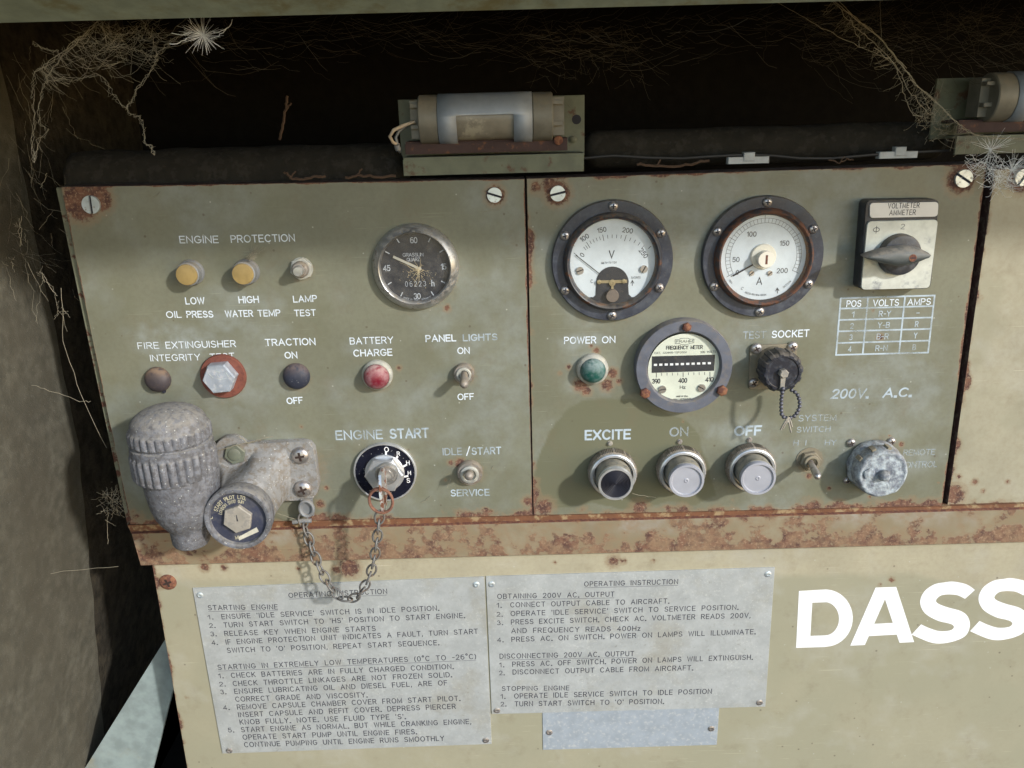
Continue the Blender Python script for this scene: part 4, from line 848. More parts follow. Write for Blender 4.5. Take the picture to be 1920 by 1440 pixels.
# priming pump
t = T('priming_pump', 'grey cast alloy priming pump with ribbed cap and round front knob', 'pump', 344, 900, 40)
Z = lambda zx, zy: (200 + zx / 4.236, 720 + zy / 4.236)
pc = 40; ac = t.l(*Z(470, 235), pc); bc = t.l(*Z(612, 720), pc)
xc = (ac[0] + bc[0]) / 2 - 2.2; zt = ac[1] + 5.0; RC = 28.2; NR = 30
mod = lambda a: max(-1, -1 + 1.7 * abs(math.cos(a * NR / 2)) ** .7) if True else 0
mb = MB()
mb.lathez([(.01, zt + 1.5)] + [(RC * .94 * math.sin(u), zt - 13 + 14.5 * math.cos(u)) for u in (math.pi / 2 * i / 9 for i in range(1, 10))] +
          [(RC * .965, zt - 14.2), (RC, zt - 15.3, .5), (RC, zt - 16.5, 1.1), (RC * 1.01, zt - 22.5, 1.1), (RC * 1.01, zt - 23.5, .3), (RC * 1.0, zt - 24.2), (RC * .96, zt - 25), (RC * .96, zt - 25.8), (RC * 1.02, zt - 26.4), (RC * 1.03, zt - 29), (RC * 1.02, zt - 31.6),
           (RC * 1.03, zt - 32.4, .5), (RC * 1.03, zt - 33.6, 1.6), (RC * 1.03, zt - 49.5, 1.6), (RC * 1.03, zt - 50.8, .3), (RC * 1.02, zt - 51.6), (RC * .88, zt - 51.7)], xc, pc, NR * 8, mod)
mb.build('cap', 'alu', t.o, 50)
mb = MB(); zb = zt - 51
mb.lathez([(RC * .96, zb + 1), (27.2, zb - 4), (26.2, zb - 15), (24.8, zb - 25), (22.6, zb - 33), (19.6, zb - 39), (16.6, zb - 43), (15, zb - 45.5), (14.4, zb - 48), (13.8, zb - 57), (12.5, zb - 59.5), (.01, zb - 59.5)], xc + 2.5, pc - 1, 64)
mb.build('body', 'alu', t.o, 50)
pl = [Z(840, 520), Z(885, 452), Z(930, 426), Z(1000, 420), Z(1050, 436), Z(1100, 470), Z(1200, 474), Z(1560, 457), Z(1610, 470), Z(1645, 510), Z(1660, 600), Z(1685, 800), Z(1672, 870), Z(1640, 915), Z(1600, 926), Z(1340, 938), Z(900, 960), Z(840, 900)]
mb = MB(); mb.prism([t.l(a, b, 7) for a, b in pl], .2, 7, .9); br = mb.build('bracket', 'aluplate', t.o)
arm = [Z(760, 690), Z(880, 612), Z(960, 652), Z(1050, 655), Z(1110, 610), Z(1150, 545), Z(1200, 495), Z(1330, 482), Z(1440, 500), Z(1470, 620), Z(1470, 800), Z(1440, 920), Z(1340, 934), Z(1100, 1010), Z(760, 1000)]
arm_o = [t.l(a, b, 8) for a, b in arm]; kx, kz = t.l(*Z(1037, 1078), 55); rk = 57 * kk(*Z(1037, 1078), 55)
def resample(pl, n):
    pl = pl + [pl[0]]; d = [0]
    for a, b in zip(pl, pl[1:]): d.append(d[-1] + math.hypot(b[0] - a[0], b[1] - a[1]))
    out = []
    for i in range(n):
        s_ = d[-1] * i / n; j = min(max(q for q in range(len(d)) if d[q] <= s_ + 1e-9), len(pl) - 2); f = (s_ - d[j]) / (d[j + 1] - d[j])
        out.append((pl[j][0] * (1 - f) + pl[j + 1][0] * f, pl[j][1] * (1 - f) + pl[j + 1][1] * f))
    return out
ar = resample(arm_o, 72); ci = []
for a, b in ar:
    dx_, dz_ = a - kx, b - kz; L_ = math.hypot(dx_, dz_) or 1; ci.append((kx + dx_ / L_ * rk, kz + dz_ / L_ * rk))
mb = MB(); mb.loft([[(a[0] * (1 - f) + c[0] * f, 6.7 + 32 * f ** 2.3, a[1] * (1 - f) + c[1] * f) for a, c in zip(ar, ci)] for f in (0, .1, .2, .3, .4, .5, .6, .7, .8, .9, 1)]); mb.build('arm', 'aluplate', t.o, 75)
mb = MB(); hx = t.l(*Z(1015, 560), 9); mb.prism(hexpts(*hx, 8.6, 14), 6.5, 9.5, .6); mb.lathe([(5, 9.5), (5, 10), (4.4, 10.4), (.01, 10.4)], *hx); mb.build('nut', mat('olive_nut', (0.15, 0.165, 0.125), .5, dust=.3), t.o)
for a, b, ro in ((1535, 577, 8), (1556, 842, 20)):
    x, z = t.l(*Z(a, b), 10); phillips('screw', t.o, x, z, 71 / 4.236 * kk(*Z(a, b), 10), 7, 'nickel', ro, 4.2, 'recess')
# knob towards the viewer
pk = 55; kx, kz = t.l(*Z(1037, 1078), pk); k = kk(*Z(1037, 1078), pk) / 4.236
mb = MB(); mb.lathe([(235 * k, 34), (248 * k, 40), (262 * k, 43), (264 * k, 47), (268 * k, 49), (268 * k, 53.5), (262 * k, 55), (240 * k, 55.3), (228 * k, 54.6), (224 * k, 52.5), (222 * k, 51)], kx, kz, 64)
mb.build('knob', 'alu', t.o, 45)
mb = MB(); mb.lathe([(223 * k, 51.6), (130 * k, 52.0), (.01, 52)], kx, kz, 56); lab = mb.build('label', 'labelblue', t.o)
mb = MB(); mb.prism(hexpts(kx, kz, 122 * k, 18), 52, 55.5, .7); mb.build('nut', 'hexgrey', t.o)
mb = MB(); mb.prism([(kx - 4 * k, kz - 12 * k), (kx + 8 * k, kz - 12 * k), (kx + 3 * k, kz + 45 * k), (kx - 2 * k, kz + 45 * k)], 55.4, 55.55); mb.build('mark', 'slot', t.o)
mb = MB(); arctext(mb, 'START PILOT LTD.', (kx, kz), 172 * k, 112, 28 * k, .19, 52.12, gap=.2, ws=.84); arctext(mb, 'LONDON SW17 0JN', (kx, kz), 134 * k, 116, 25 * k, .18, 52.12, gap=.18, ws=.76)
put(mb, 'C', (kx - 210 * k, kz - 5 * k), (.3, .95), (-.95, .3), 30 * k, 5 * k, 52.12); put(mb, 'MN', (kx - 45 * k, kz - 190 * k), (.97, .1), (-.1, .97), 28 * k, 5 * k, 52.12, .9)
mb.build('lettering', 'labelgold', lab)
mb = MB(); mb.prism([t.l(*Z(a, b), 52.2) for a, b in ((1048, 1215), (1190, 1138), (1208, 1172), (1052, 1243))], 52.05, 52.25); mb.build('tag', 'paper', lab)
# clip under the lower bracket screw
mb = MB(); q1 = t.l(*Z(1552, 1050), 9); q2 = t.l(*Z(1632, 915), 9); mb.box(q1[0], q2[0], 7, 9, q1[1], q2[1], .4)
q0 = t.l(*Z(1590, 985), 9); mb.torus((q0[0], 10, q0[1]), (1, 0, 0), (0, 0, 1), 5.2, 6.5, 1.5); mb.tube([t.l3(*Z(1480, 1098), 9), t.l3(*Z(1560, 1085), 10), t.l3(*Z(1625, 1085), 10)], 1.8, 10); mb.build('clip', 'greybezel', t.o)

# key switch, key and chain
Z7 = lambda a, b: (520 + a / 3.79, 780 + b / 3.79)
t = T('key_switch', 'round black key switch with silver hex nut below ENGINE START', 'switch', *Z7(765, 402), 3); k = kk(*Z7(765, 402), 3) / 3.79
mb = MB(); mb.lathe([(224 * k, 0), (224 * k, 3), (220 * k, 3.5), (212 * k, 3.5), (211 * k, 3.1)], seg=64); mb.build('rim', 'brightrim', t.o)
mb = MB(); mb.lathe([(212 * k, 3.1), (.01, 3.1)], seg=64); mb.build('disc', 'keydisc', t.o)
mb = MB()
for s, zx_, zy_, sz in (('O', 776, 238, 34), ('R', 860, 268, 28), ('H', 928, 333, 30), ('H', 938, 405, 28), ('S', 931, 458, 32)):
    x, z = t.l(*Z7(zx_, zy_), 3.2); h = sz * k; put(mb, s, (x - G[s][0] * h / 2, z - h / 2), (1, 0), (0, 1), h, .17 * h, 3.2)
for a, b in (((772, 258), (772, 285)), ((853, 290), (843, 305)), ((912, 350), (893, 360)), ((925, 427), (900, 432))): lineseg(mb, t.l(*Z7(*a), 3.2), t.l(*Z7(*b), 3.2), 13 * k, 3.21)
mb.build('lettering', 'decal', t.o)
mb = MB(); mb.lathe([(140 * k, 3), (140 * k, 4), (136 * k, 4.4), (100 * k, 4.4)]); mb.prism(hexpts(0, 0, 138 * k, 0), 4.4, 10.5, 1.2); mb.build('nut', 'brightrim', t.o)
x, z = t.l(*Z7(772, 420), 15); mb = MB(); mb.lathe([(82 * k, 9), (80 * k, 14), (74 * k, 15), (62 * k, 15), (58 * k, 14.2), (40 * k, 14.2), (38 * k, 14.8), (.01, 14.8)], x, z); mb.build('barrel', 'chrome', t.o)
kt = T('ignition_key', 'worn steel key with a rusty split ring standing in the key switch', 'key', *Z7(748, 450), 15)
def blade(pts, w):
    m_ = MB(); n = len(pts); A = [(kt.l3(*Z7(a, b), p)) for a, b, p in pts]
    m_.loft([[(q[0] - w / 2, q[1], q[2]) for q in A], [(q[0] + w / 2, q[1], q[2]) for q in A]]); return m_
blade([(752, 362, 15), (742, 372, 23), (728, 420, 33), (732, 560, 41), (748, 680, 41), (764, 700, 36), (772, 560, 27), (770, 440, 15)], 2.0).build('blade', 'keysteel', kt.o)
mb = MB(); c0 = kt.l3(*Z7(736, 600), 38)
mb.torus(c0, (1, .25, 0), (0, -.25, 1), 9.4, 9.2, 1.15, 40); mb.torus((c0[0] + .2, c0[1] + 1.2, c0[2]), (1, .18, 0), (0, -.2, 1), 9.3, 9.1, 1.0, 40); mb.build('split_ring', 'keyring', kt.o)
ct = T('chain', 'grey link chain hanging between the pump clip and the ignition key', 'chain', *Z7(450, 1150), 12)
way = [(178, 722, 10), (198, 800, 10), (228, 885, 11), (262, 985, 13), (305, 1085, 16), (350, 1170, 19), (405, 1250, 22), (470, 1300, 25), (530, 1302, 27), (590, 1260, 29), (640, 1175, 31), (672, 1090, 33), (692, 1000, 35), (706, 900, 37), (718, 805, 38), (728, 700, 39)]
P = [Vector(ct.l3(*Z7(a, b), p)) for a, b, p in way]
cum = [0]
for i in range(1, len(P)): cum.append(cum[-1] + (P[i] - P[i - 1]).length)
def at_(s):
    s = max(0, min(cum[-1], s)); i = max(j for j in range(len(cum)) if cum[j] <= s + 1e-9); i = min(i, len(P) - 2)
    return P[i].lerp(P[i + 1], (s - cum[i]) / (cum[i + 1] - cum[i]))
mb = MB(); mb.torus((0, 0, 0), (1, 0, 0), (0, 0, 1), 6.0, 3.5, .85, 26, 8); link = mb.build('link', 'chain', ct.o, 80)
pitch = 8.6; nl = int(cum[-1] / pitch)
for i in range(nl + 1):
    s = (i + .3) * cum[-1] / (nl + .6); q = at_(s); tv = (at_(s + 3) - at_(s - 3)).normalized()
    o = link if i == 0 else link.copy()
    if i: COL.objects.link(o); o.parent = ct.o
    tx = Vector((tv.x, -tv.y, tv.z)); side = Vector((0, -1, 0)) if i % 2 == 0 else Vector((0, -1, 0)).cross(tx).normalized()
    side = (side + Vector((.35, 0, .1)) * (1 if i % 2 else .5)).normalized(); nn = tx.cross(side).normalized(); side = nn.cross(tx)
    o.rotation_mode = 'QUATERNION'; o.rotation_quaternion = Matrix((tx, side, nn)).transposed().to_quaternion(); o.location = (q.x * .001, -q.y * .001, q.z * .001)

# ================================================================== instruments on the meter panel (right)
def gauge(name, lab, px, py, k0, bez, R0=114, screws=40, nsc=((90), (30), (-30), (-90), (-150), (150))):
    t = T(name, lab, 'meter', px, py, 5, 'round dial meters'); k = kk(px, py, 5)
    mb = MB(); mb.lathe([(R0 * k, 0), (R0 * k, 3.6), (R0 * .985 * k, 5), (92 * k, 5.2), (88 * k, 5.0)], seg=96); mb.build('flange', 'bakelite', t.o, 50)
    mb = MB(); mb.lathe([(93 * k, 5), (92 * k, 8), (89 * k, 10.5), (86 * k, 11.4), (83.5 * k, 11), (81 * k, 8.5), (79.5 * k, 5.4)], seg=96); mb.build('bezel', bez, t.o, 60)
    for i, a in enumerate(nsc):
        x, z = polar((0, 0), 102.5 * k, a); phillips('screw', t.o, x, z, 8.8 * k, 5, 'nickel', 20 * i, 2.3)
    return t, k
t, k = gauge('voltmeter', 'round voltmeter with a V on its white dial and black arch', 1148.5, 491, 0, 'darkbezel')
mb = MB(); mb.lathe([(80.5 * k, 5.2), (.01, 5.2)], seg=64); mb.build('dial', 'dial', t.o)
c = t.l(1147.5, 530, 5.4); mb = MB()
mp = lambda a, b: (980 + a / 4.571, 320 + b / 4.571)
def tk(ang, r0, r1, wd=.34): lineseg(mb, polar(c, r0 * k, ang), polar(c, r1 * k, ang), wd, 5.32)
a0, a1 = 141, 43
tk(a0, 84, 92, .35); tk(122, 79, 91, .4); tk(125, 80, 87); tk(128, 80, 87)
for i, (p_, q_) in enumerate(((122, 101.5), (101.5, 74), (74, 43))):
    for j in range(1, 5): tk(p_ + (q_ - p_) * j / 5, 84, 90)
    tk(q_, *((81, 92) if q_ > 50 else (92, 98)), .4)
for s, x_, y_, ro in (('0', 510, 722, 50), ('100', 530, 575, 32), ('150', 678, 508, 10), ('200', 900, 512, -10), ('250', 1036, 708, -52)):
    q = Vector(t.l(*mp(x_, y_), 5.3)); h = 8.2 * k; dx = Vector((math.cos(R(ro)), math.sin(R(ro)))); dz = Vector((-dx.y, dx.x)); wd = natural(s, .24) * h
    put(mb, s, q - dx * wd / 2 - dz * h / 2, dx, dz, h, .15 * h, 5.32, 1, .24)
q = t.l(*mp(742, 747), 5.3); h = 13 * k; put(mb, 'V', q, (1, 0), (0, 1), h, .15 * h, 5.32, .95)
q = t.l(*mp(675, 800), 5.3); put(mb, 'MILTV-TV-TZN', q, (1, .02), (-.02, 1), 3.6 * k, .5 * k, 5.32, .82); q = t.l(*mp(930, 926), 5.3); put(mb, '5A7/HTS', q, (1, 0), (0, 1), 4 * k, .5 * k, 5.32, .75)
q = t.l(*mp(927, 985), 5.3); put(mb, '^', q, (1, 0), (0, 1), 10 * k, 1.1 * k, 5.32, 1.1); q = t.l(*mp(584, 962), 5.3); put(mb, 'C', q, (1, 0), (0, 1), 6 * k, .8 * k, 5.32, .8)
mb.build('markings', 'inkb', t.o)
arch = [mp(575, 1085), mp(605, 1085), mp(625, 1068), mp(630, 985)] + [mp(770 + 140 * math.cos(R(a)), 962 - 140 * math.sin(R(a))) for a in range(175, 0, -10)] + [mp(905, 985), mp(910, 1060), mp(935, 1085), mp(990, 1080), mp(960, 1115), mp(880, 1150), mp(775, 1165), mp(670, 1145), mp(610, 1115)]
mb = MB(); mb.prism([t.l(a, b, 5.6) for a, b in arch], 5.25, 5.6); mb.build('arch_plate', 'dialblack', t.o)
mb = MB(); b = t.l(*mp(640, 932), 7); mb.prism([t.l(*mp(x_, y_), 6.6) for x_, y_ in ((645, 942), (895, 935), (895, 962), (645, 965))], 6, 6.6, .1); 
for x_, y_, r in ((768, 962, 6.2), (655, 955, 4), (868, 948, 4)): mb.lathe([(r * k, 5.6), (r * k, 7.2), (r * .4 * k, 7.3), (r * .35 * k, 6.9), (.01, 6.9)], *t.l(*mp(x_, y_), 7), seg=20)
mb.prism([t.l(*mp(x_, y_), 6.6) for x_, y_ in ((758, 975), (780, 975), (778, 1030), (760, 1030))], 6, 6.5); mb.build('movement', 'brass', t.o)
mb = MB(); mb.lathe([(12.3 * k, 5.6), (12.3 * k, 8.6), (11.5 * k, 9.2), (.01, 9.2)], *t.l(*mp(770, 1075), 9), seg=32); mb.build('zero_knob', 'greyknob', t.o)
for x_, y_, ro in ((492, 858, 20), (1040, 845, 60)): slotted('screw', t.o, *t.l(*mp(x_, y_), 6.5), 7.2 * k, 5.2, 'nickel', ro, 1.4, .1)
mb = MB(); lineseg(mb, t.l(*mp(457, 725), 6.2), t.l(*mp(660, 885), 6.2), .62, 6.2); mb.build('needle', 'inkb', t.o)
mb = MB(); mb.lathe([(81 * k, 9.6), (.01, 9.6)], seg=48); mb.build('glass', 'glass', t.o)

t, k = gauge('ammeter', 'round ammeter with an A on its white dial and rusty rim', 1431, 483.5, 0, 'rustbezel')
mb = MB(); mb.lathe([(80.5 * k, 5.2), (.01, 5.2)], seg=64); mb.build('dial', 'dial', t.o)
c = t.l(1431.5, 481, 5.3); mb = MB(); ma = lambda a, b: (1260 + a / 3, 320 + b / 3)
A0, A1 = 209, -26
for r in (62.5, 71): ribbon(mb, arc(c[0], c[1], r * k, r * k, A0, A1, 60), .22, 5.32)
for i in range(41):
    a = A0 + (A1 - A0) * i / 40
    lineseg(mb, polar(c, 62.5 * k, a), polar(c, (76 if i % 10 == 0 else 71) * k, a), .3 if i % 10 == 0 else .22, 5.335)
for s, x_, y_, hh in (('0', 368, 572, 8), ('50', 360, 500, 8.5), ('100', 448, 357, 8.5), ('150', 633, 408, 8.5), ('200', 620, 562, 8.5)):
    q = t.l(*ma(x_, y_), 5.3); h = hh * k; wd = natural(s, .26) * h; put(mb, s, (q[0] - wd / 2, q[1] - h / 2), (1, 0), (0, 1), h, .14 * h, 5.35, 1, .26)
q = t.l(*ma(476, 640), 5.3); put(mb, 'A', q, (1, 0), (0, 1), 13 * k, 1.7 * k, 5.35, .95); q = t.l(*ma(584, 690), 5.3); put(mb, '^', q, (1, .1), (-.1, 1), 10 * k, 1.2 * k, 5.35, 1.2)
arctext(mb, '6625-99-104-0034', c, 75 * k, -98, 3.4 * k, .14, 5.35, inward=True); arctext(mb, 'C', c, 72 * k, -121, 5 * k, .14, 5.35, inward=True); arctext(mb, '120A', c, 76 * k, -142, 3 * k, .14, 5.35, inward=True); arctext(mb, '5A7/2914', c, 74 * k, -48, 3 * k, .14, 5.35, inward=True)
mb.build('markings', 'inkb', t.o)
mb = MB(); mb.lathe([(24 * k, 5.2), (24 * k, 6.4), (22.5 * k, 7.2), (.01, 7.2)], *t.l(1432, 481.5, 7), seg=40); mb.build('hub', 'putty', t.o)
x, z = t.l(1437.5, 487, 13); mb = MB(); mb.lathe([(15.5 * k, 7), (15.5 * k, 12.4), (14.8 * k, 13), (.01, 13)], x, z, seg=36); mb.m = 1; mb.box(x - .8, x + .8, 12.5, 13.08, z - 3.3, z + 3.3); mb.build('zero_knob', ['putty', 'rust'], t.o)
mb = MB(); lineseg(mb, t.l(*ma(345, 590), 6), t.l(*ma(455, 528), 6), 1.15, 6.3); mb.build('needle', 'capblue', t.o)
for x_, y_ in ((449, 577), (552, 577)): slotted('screw', t.o, *t.l(*ma(x_, y_), 6), 4.8 * k, 5.2, 'nickel', 40, 1.2)
mb = MB(); mb.lathe([(81 * k, 9.6), (.01, 9.6)], seg=48); mb.build('glass', 'glass', t.o)

mf = lambda a, b: (1160 + a / 4.364, 580 + b / 4.364)
t = T('frequency_meter', 'frequency meter in a wide grey ring held by three rusty screws', 'meter', 1283, 689.5, 10, 'round dial meters'); k = kk(1283, 689, 10)
mb = MB(); mb.lathe([(91 * k, 0), (91 * k, 8.6), (89.5 * k, 10), (71 * k, 10.2), (68.5 * k, 9.2), (67.5 * k, 6)], seg=96); mb.build('ring', 'greyflange', t.o, 40)
mb = MB(); mb.lathe([(68 * k, 6), (.01, 6)], *t.l(1282.6, 691, 6), seg=64); mb.build('dial', 'dialcream', t.o)
for x_, y_, r_ in ((560, 148, 8.2), (218, 690, 9.8), (848, 668, 10)):
    x, z = t.l(*mf(x_, y_), 12); mb = MB(); mb.prism(hexpts(x, z, r_ * k * 1.05, 20), 10, 13, .6); mb.lathe([(r_ * .8 * k, 13), (r_ * .5 * k, 13.6), (.01, 13.7)], x, z, seg=20); mb.build('screw', 'rust', t.o, 50)
mb = MB(); mb.prism([t.l(*mf(a, b), 6.1) for a, b in ((272, 385), (789, 371), (781, 503), (270, 520))], 6.02, 6.12); mb.build('reed_window', 'dialblack', t.o)
mb = MB()
for i in range(11):
    x_ = 301 + (742 - 301) * i / 10; y_ = 455 - 14 * i / 10; mb.prism([t.l(*mf(x_ + a, y_ + b), 6.2) for a, b in ((-13, -9), (13, -9.5), (13, 8), (-13, 8.5))], 6.13, 6.22)
mb.build('reeds', 'decal', t.o)
mb = MB()
for i in range(11):
    x_ = 308 + (747 - 308) * i / 10; y_ = 522 - 8 * i / 10; lineseg(mb, t.l(*mf(x_, y_), 6.1), t.l(*mf(x_, y_ + (34 if i % 5 == 0 else 20)), 6.1), .5 if i % 5 == 0 else .35, 6.1)
for s, xa, ya, xb, yb, hp, wt in (('FREQUENCY METER', 390, 328, 686, 322, 27, .2), ('CAT. 322895-TSP200V', 292, 365, 557, 358, 14, .16), ('200 VOLTS', 668, 358, 795, 353, 15, .16), ('390', 276, 606, 337, 604, 34, .2), ('400', 491, 600, 557, 598, 34, .2), ('410', 712, 592, 774, 589, 34, .2),
                       ('Hz', 502, 649, 545, 648, 23, .2), ('MADE IN U.S.A.', 472, 719, 566, 716, 12, .2), ('BIDDLE INSTRUMENTS', 446, 745, 592, 738, 12, .2), ('FRAHM', 472, 274, 605, 270, 20, .14)):
    text(t, s, *mf(xa, ya), *mf(xb, yb), hp / 4.364, wt, p=6.1, mb=mb, gap=.2)
lo = [(462, 248), (495, 246), (510, 238), (568, 236), (582, 244), (616, 243), (616, 274), (584, 277), (570, 286), (512, 288), (496, 280), (462, 281), (462, 248)]
for a, b in zip(lo, lo[1:]): lineseg(mb, t.l(*mf(*a), 6.1), t.l(*mf(*b), 6.1), .3, 6.11)
mb.build('markings', 'inkb', t.o)
for x_, y_, ro in ((358, 656, 10), (680, 644, -30)): slotted('screw', t.o, *t.l(*mf(x_, y_), 7), 7.4 * k, 6, 'nickel', ro, 1.5, .1)
mb = MB(); mb.lathe([(68 * k, 9), (.01, 9)], *t.l(1282.6, 691, 7), seg=48); mb.build('glass', 'glass', t.o)

# rotary switch
m2 = lambda a, b: (1260 + a / 3, 320 + b / 3)
t = T('rotary_switch', 'square rotary switch labelled VOLTMETER AMMETER with dark pointed handle', 'switch', 1685, 460, 8)
mb = MB(); mb.prism(rrect([t.l(*m2(a, b), 12) for a, b in ((1092, 166), (1506, 160), (1456, 664), (1052, 672))], 4.5), .1, 12, .6); mb.build('body', 'black', t.o)
mb = MB(); mb.prism(rrect([t.l(*m2(a, b), 13) for a, b in ((1114, 182), (1500, 176), (1495, 258), (1112, 266))], 2.6), 11.9, 13, .2); top = mb.build('title_plate', 'switchtop', t.o)
mb = MB(); mb.prism(rrect([t.l(*m2(a, b), 13.6) for a, b in ((1100, 285), (1498, 275), (1450, 661), (1063, 671))], 3.4), 11.9, 13.6, .3); fp = mb.build('face_plate', 'switchplate', t.o)
mb = MB(); text(t, 'VOLTMETER', *m2(1215, 212), *m2(1390, 207), 27 / 3, .14, p=13.06, mb=mb, gap=.36); text(t, 'AMMETER', *m2(1223, 250), *m2(1368, 247), 27 / 3, .14, p=13.06, mb=mb, gap=.36); mb.build('lettering', 'inkb', top)
mb = MB(); text(t, 'f', *m2(1130, 350), *m2(1165, 349), 11.5, .1, p=13.66, mb=mb); text(t, '2', *m2(1286, 328), *m2(1306, 328), 9, .1, p=13.66, mb=mb); mb.build('lettering', 'inkb', fp)
x, z = t.l(*m2(1290, 476), 19); k = kk(1690, 478, 19)
mb = MB(); mb.lathe([(39 * k, 13.6), (38.5 * k, 18), (36 * k, 20), (30 * k, 20.5), (.01, 20.5)], x, z, 56); mb.build('disc', 'black', t.o)
hp = [(1078, 485), (1110, 470), (1180, 448), (1260, 430), (1340, 424), (1400, 438), (1440, 460), (1452, 472), (1440, 490), (1400, 508), (1340, 530), (1260, 538), (1180, 522), (1110, 500)]
mb = MB(); o1 = [t.l(*m2(a, b), 30) for a, b in hp]; cm = (sum(a for a, b in o1) / 14, sum(b for a, b in o1) / 14)
def hs(fx, fz, dp): return [(cm[0] + (a - cm[0]) * fx, dp - .02 * abs(a - cm[0]) * (1 if dp > 24 else 0), cm[1] + (b - cm[1]) * fz) for a, b in o1]
mb.loft([hs(.94, .9, 20), hs(1, 1, 26), hs(1, .95, 31), hs(.96, .7, 33.5), hs(.9, .35, 34.6)]); mb.build('handle', 'knobgrey', t.o, 75)
x, z = t.l(*m2(1357, 492), 35); mb = MB(); mb.lathe([(6.8 * k, 33), (6.8 * k, 34.6), (.01, 34.7)], x, z, 24); mb.m = 1; mb.box(x - 2, x + 2, 34.2, 34.75, z - .35, z + .35); mb.build('screw', ['rust', 'slot'], t.o)

# test socket
t = T('test_socket', 'capped black test socket with bead chain below the words TEST SOCKET', 'socket', *mf(1345, 520), 24); k = kk(1462, 695, 12)
mb = MB(); mb.prism(rrect([t.l(*mf(a, b), 2) for a, b in ((1075, 300), (1460, 280), (1450, 640), (1065, 660))], 3), 0, 2, .3); mb.build('flange', 'olive' if False else 'tan', t.o)
mb = MB(); mb.lathe([(34 * k, 2), (34 * k, 10), (32 * k, 11), (32 * k, 14)], *t.l(*mf(1285, 460), 8), seg=48); mb.build('shell', 'tan', t.o)
lobes = lambda a, r, p: (.9 if (a * 12 / (2 * math.pi)) % 1 < .42 else 0) if r > 30 * k else 0
mb = MB(); mb.lathe([(30 * k, 9), (37.5 * k, 10), (37.5 * k, 21), (36 * k, 22.5), (32 * k, 24), (29.5 * k, 24), (28.5 * k, 23.2), (.01, 23.2)], seg=120, mod=lobes); mb.build('cap', 'capblue', t.o, 40)
x, z = 0, 0; mb = MB(); mb.prism(hexpts(x, z, 9 * k, 15), 23, 27.5, .8); mb.prism([(x - 2, z), (x + 2, z), (x + 1.6, z - 10), (x + 2, z - 12.5), (x - 2, z - 12.5), (x - 1.6, z - 10)], 23.6, 25.4, .3); mb.build('toggle', 'hexgrey', t.o)
for x_, y_, r_ in ((1130, 322, 10.3), (1426, 308, 10), (1106, 603, 9.6)): phillips('screw', t.o, *t.l(*mf(x_, y_), 3), r_ * k, 2, 'nickel', 30, 2.4, 'recess')
loop = [(1344, 650), (1338, 690), (1332, 735), (1330, 775), (1330, 820), (1335, 862), (1357, 890), (1400, 890), (1440, 872), (1468, 835), (1482, 790), (1480, 745), (1465, 703), (1440, 675), (1415, 662)]
LPs = [Vector(t.l3(*mf(a, b), 26 - (i > 8) * (i - 8) * 1.5)) for i, (a, b) in enumerate(loop)]
mb = MB(); mb.tube(LPs, .45, 6)
d = [0]
for i in range(1, len(LPs)): d.append(d[-1] + (LPs[i] - LPs[i - 1]).length)
n_ = 20
for i in range(n_):
    s = d[-1] * i / (n_ - 1); j = min(max(a for a in range(len(d)) if d[a] <= s + 1e-9), len(LPs) - 2); mb.ball(LPs[j].lerp(LPs[j + 1], (s - d[j]) / (d[j + 1] - d[j])), 1.55)
mb.build('bead_chain', 'beads', t.o, 80)
mb = MB(); rnd = random.Random(3)
for a, b in (((1388, 880), (1325, 985)), ((1392, 880), (1345, 975)), ((1385, 880), (1410, 1005)), ((1395, 885), (1418, 960)), ((1375, 900), (1400, 940)), ((1370, 925), (1410, 920))): mb.tube([t.l3(*mf(*a), 27), t.l3(*mf((a[0] + b[0]) / 2 + rnd.uniform(-6, 6), (a[1] + b[1]) / 2), 27.5), t.l3(*mf(*b), 26)], .75, 6)
mb.build('knot', 'hexgrey', t.o)

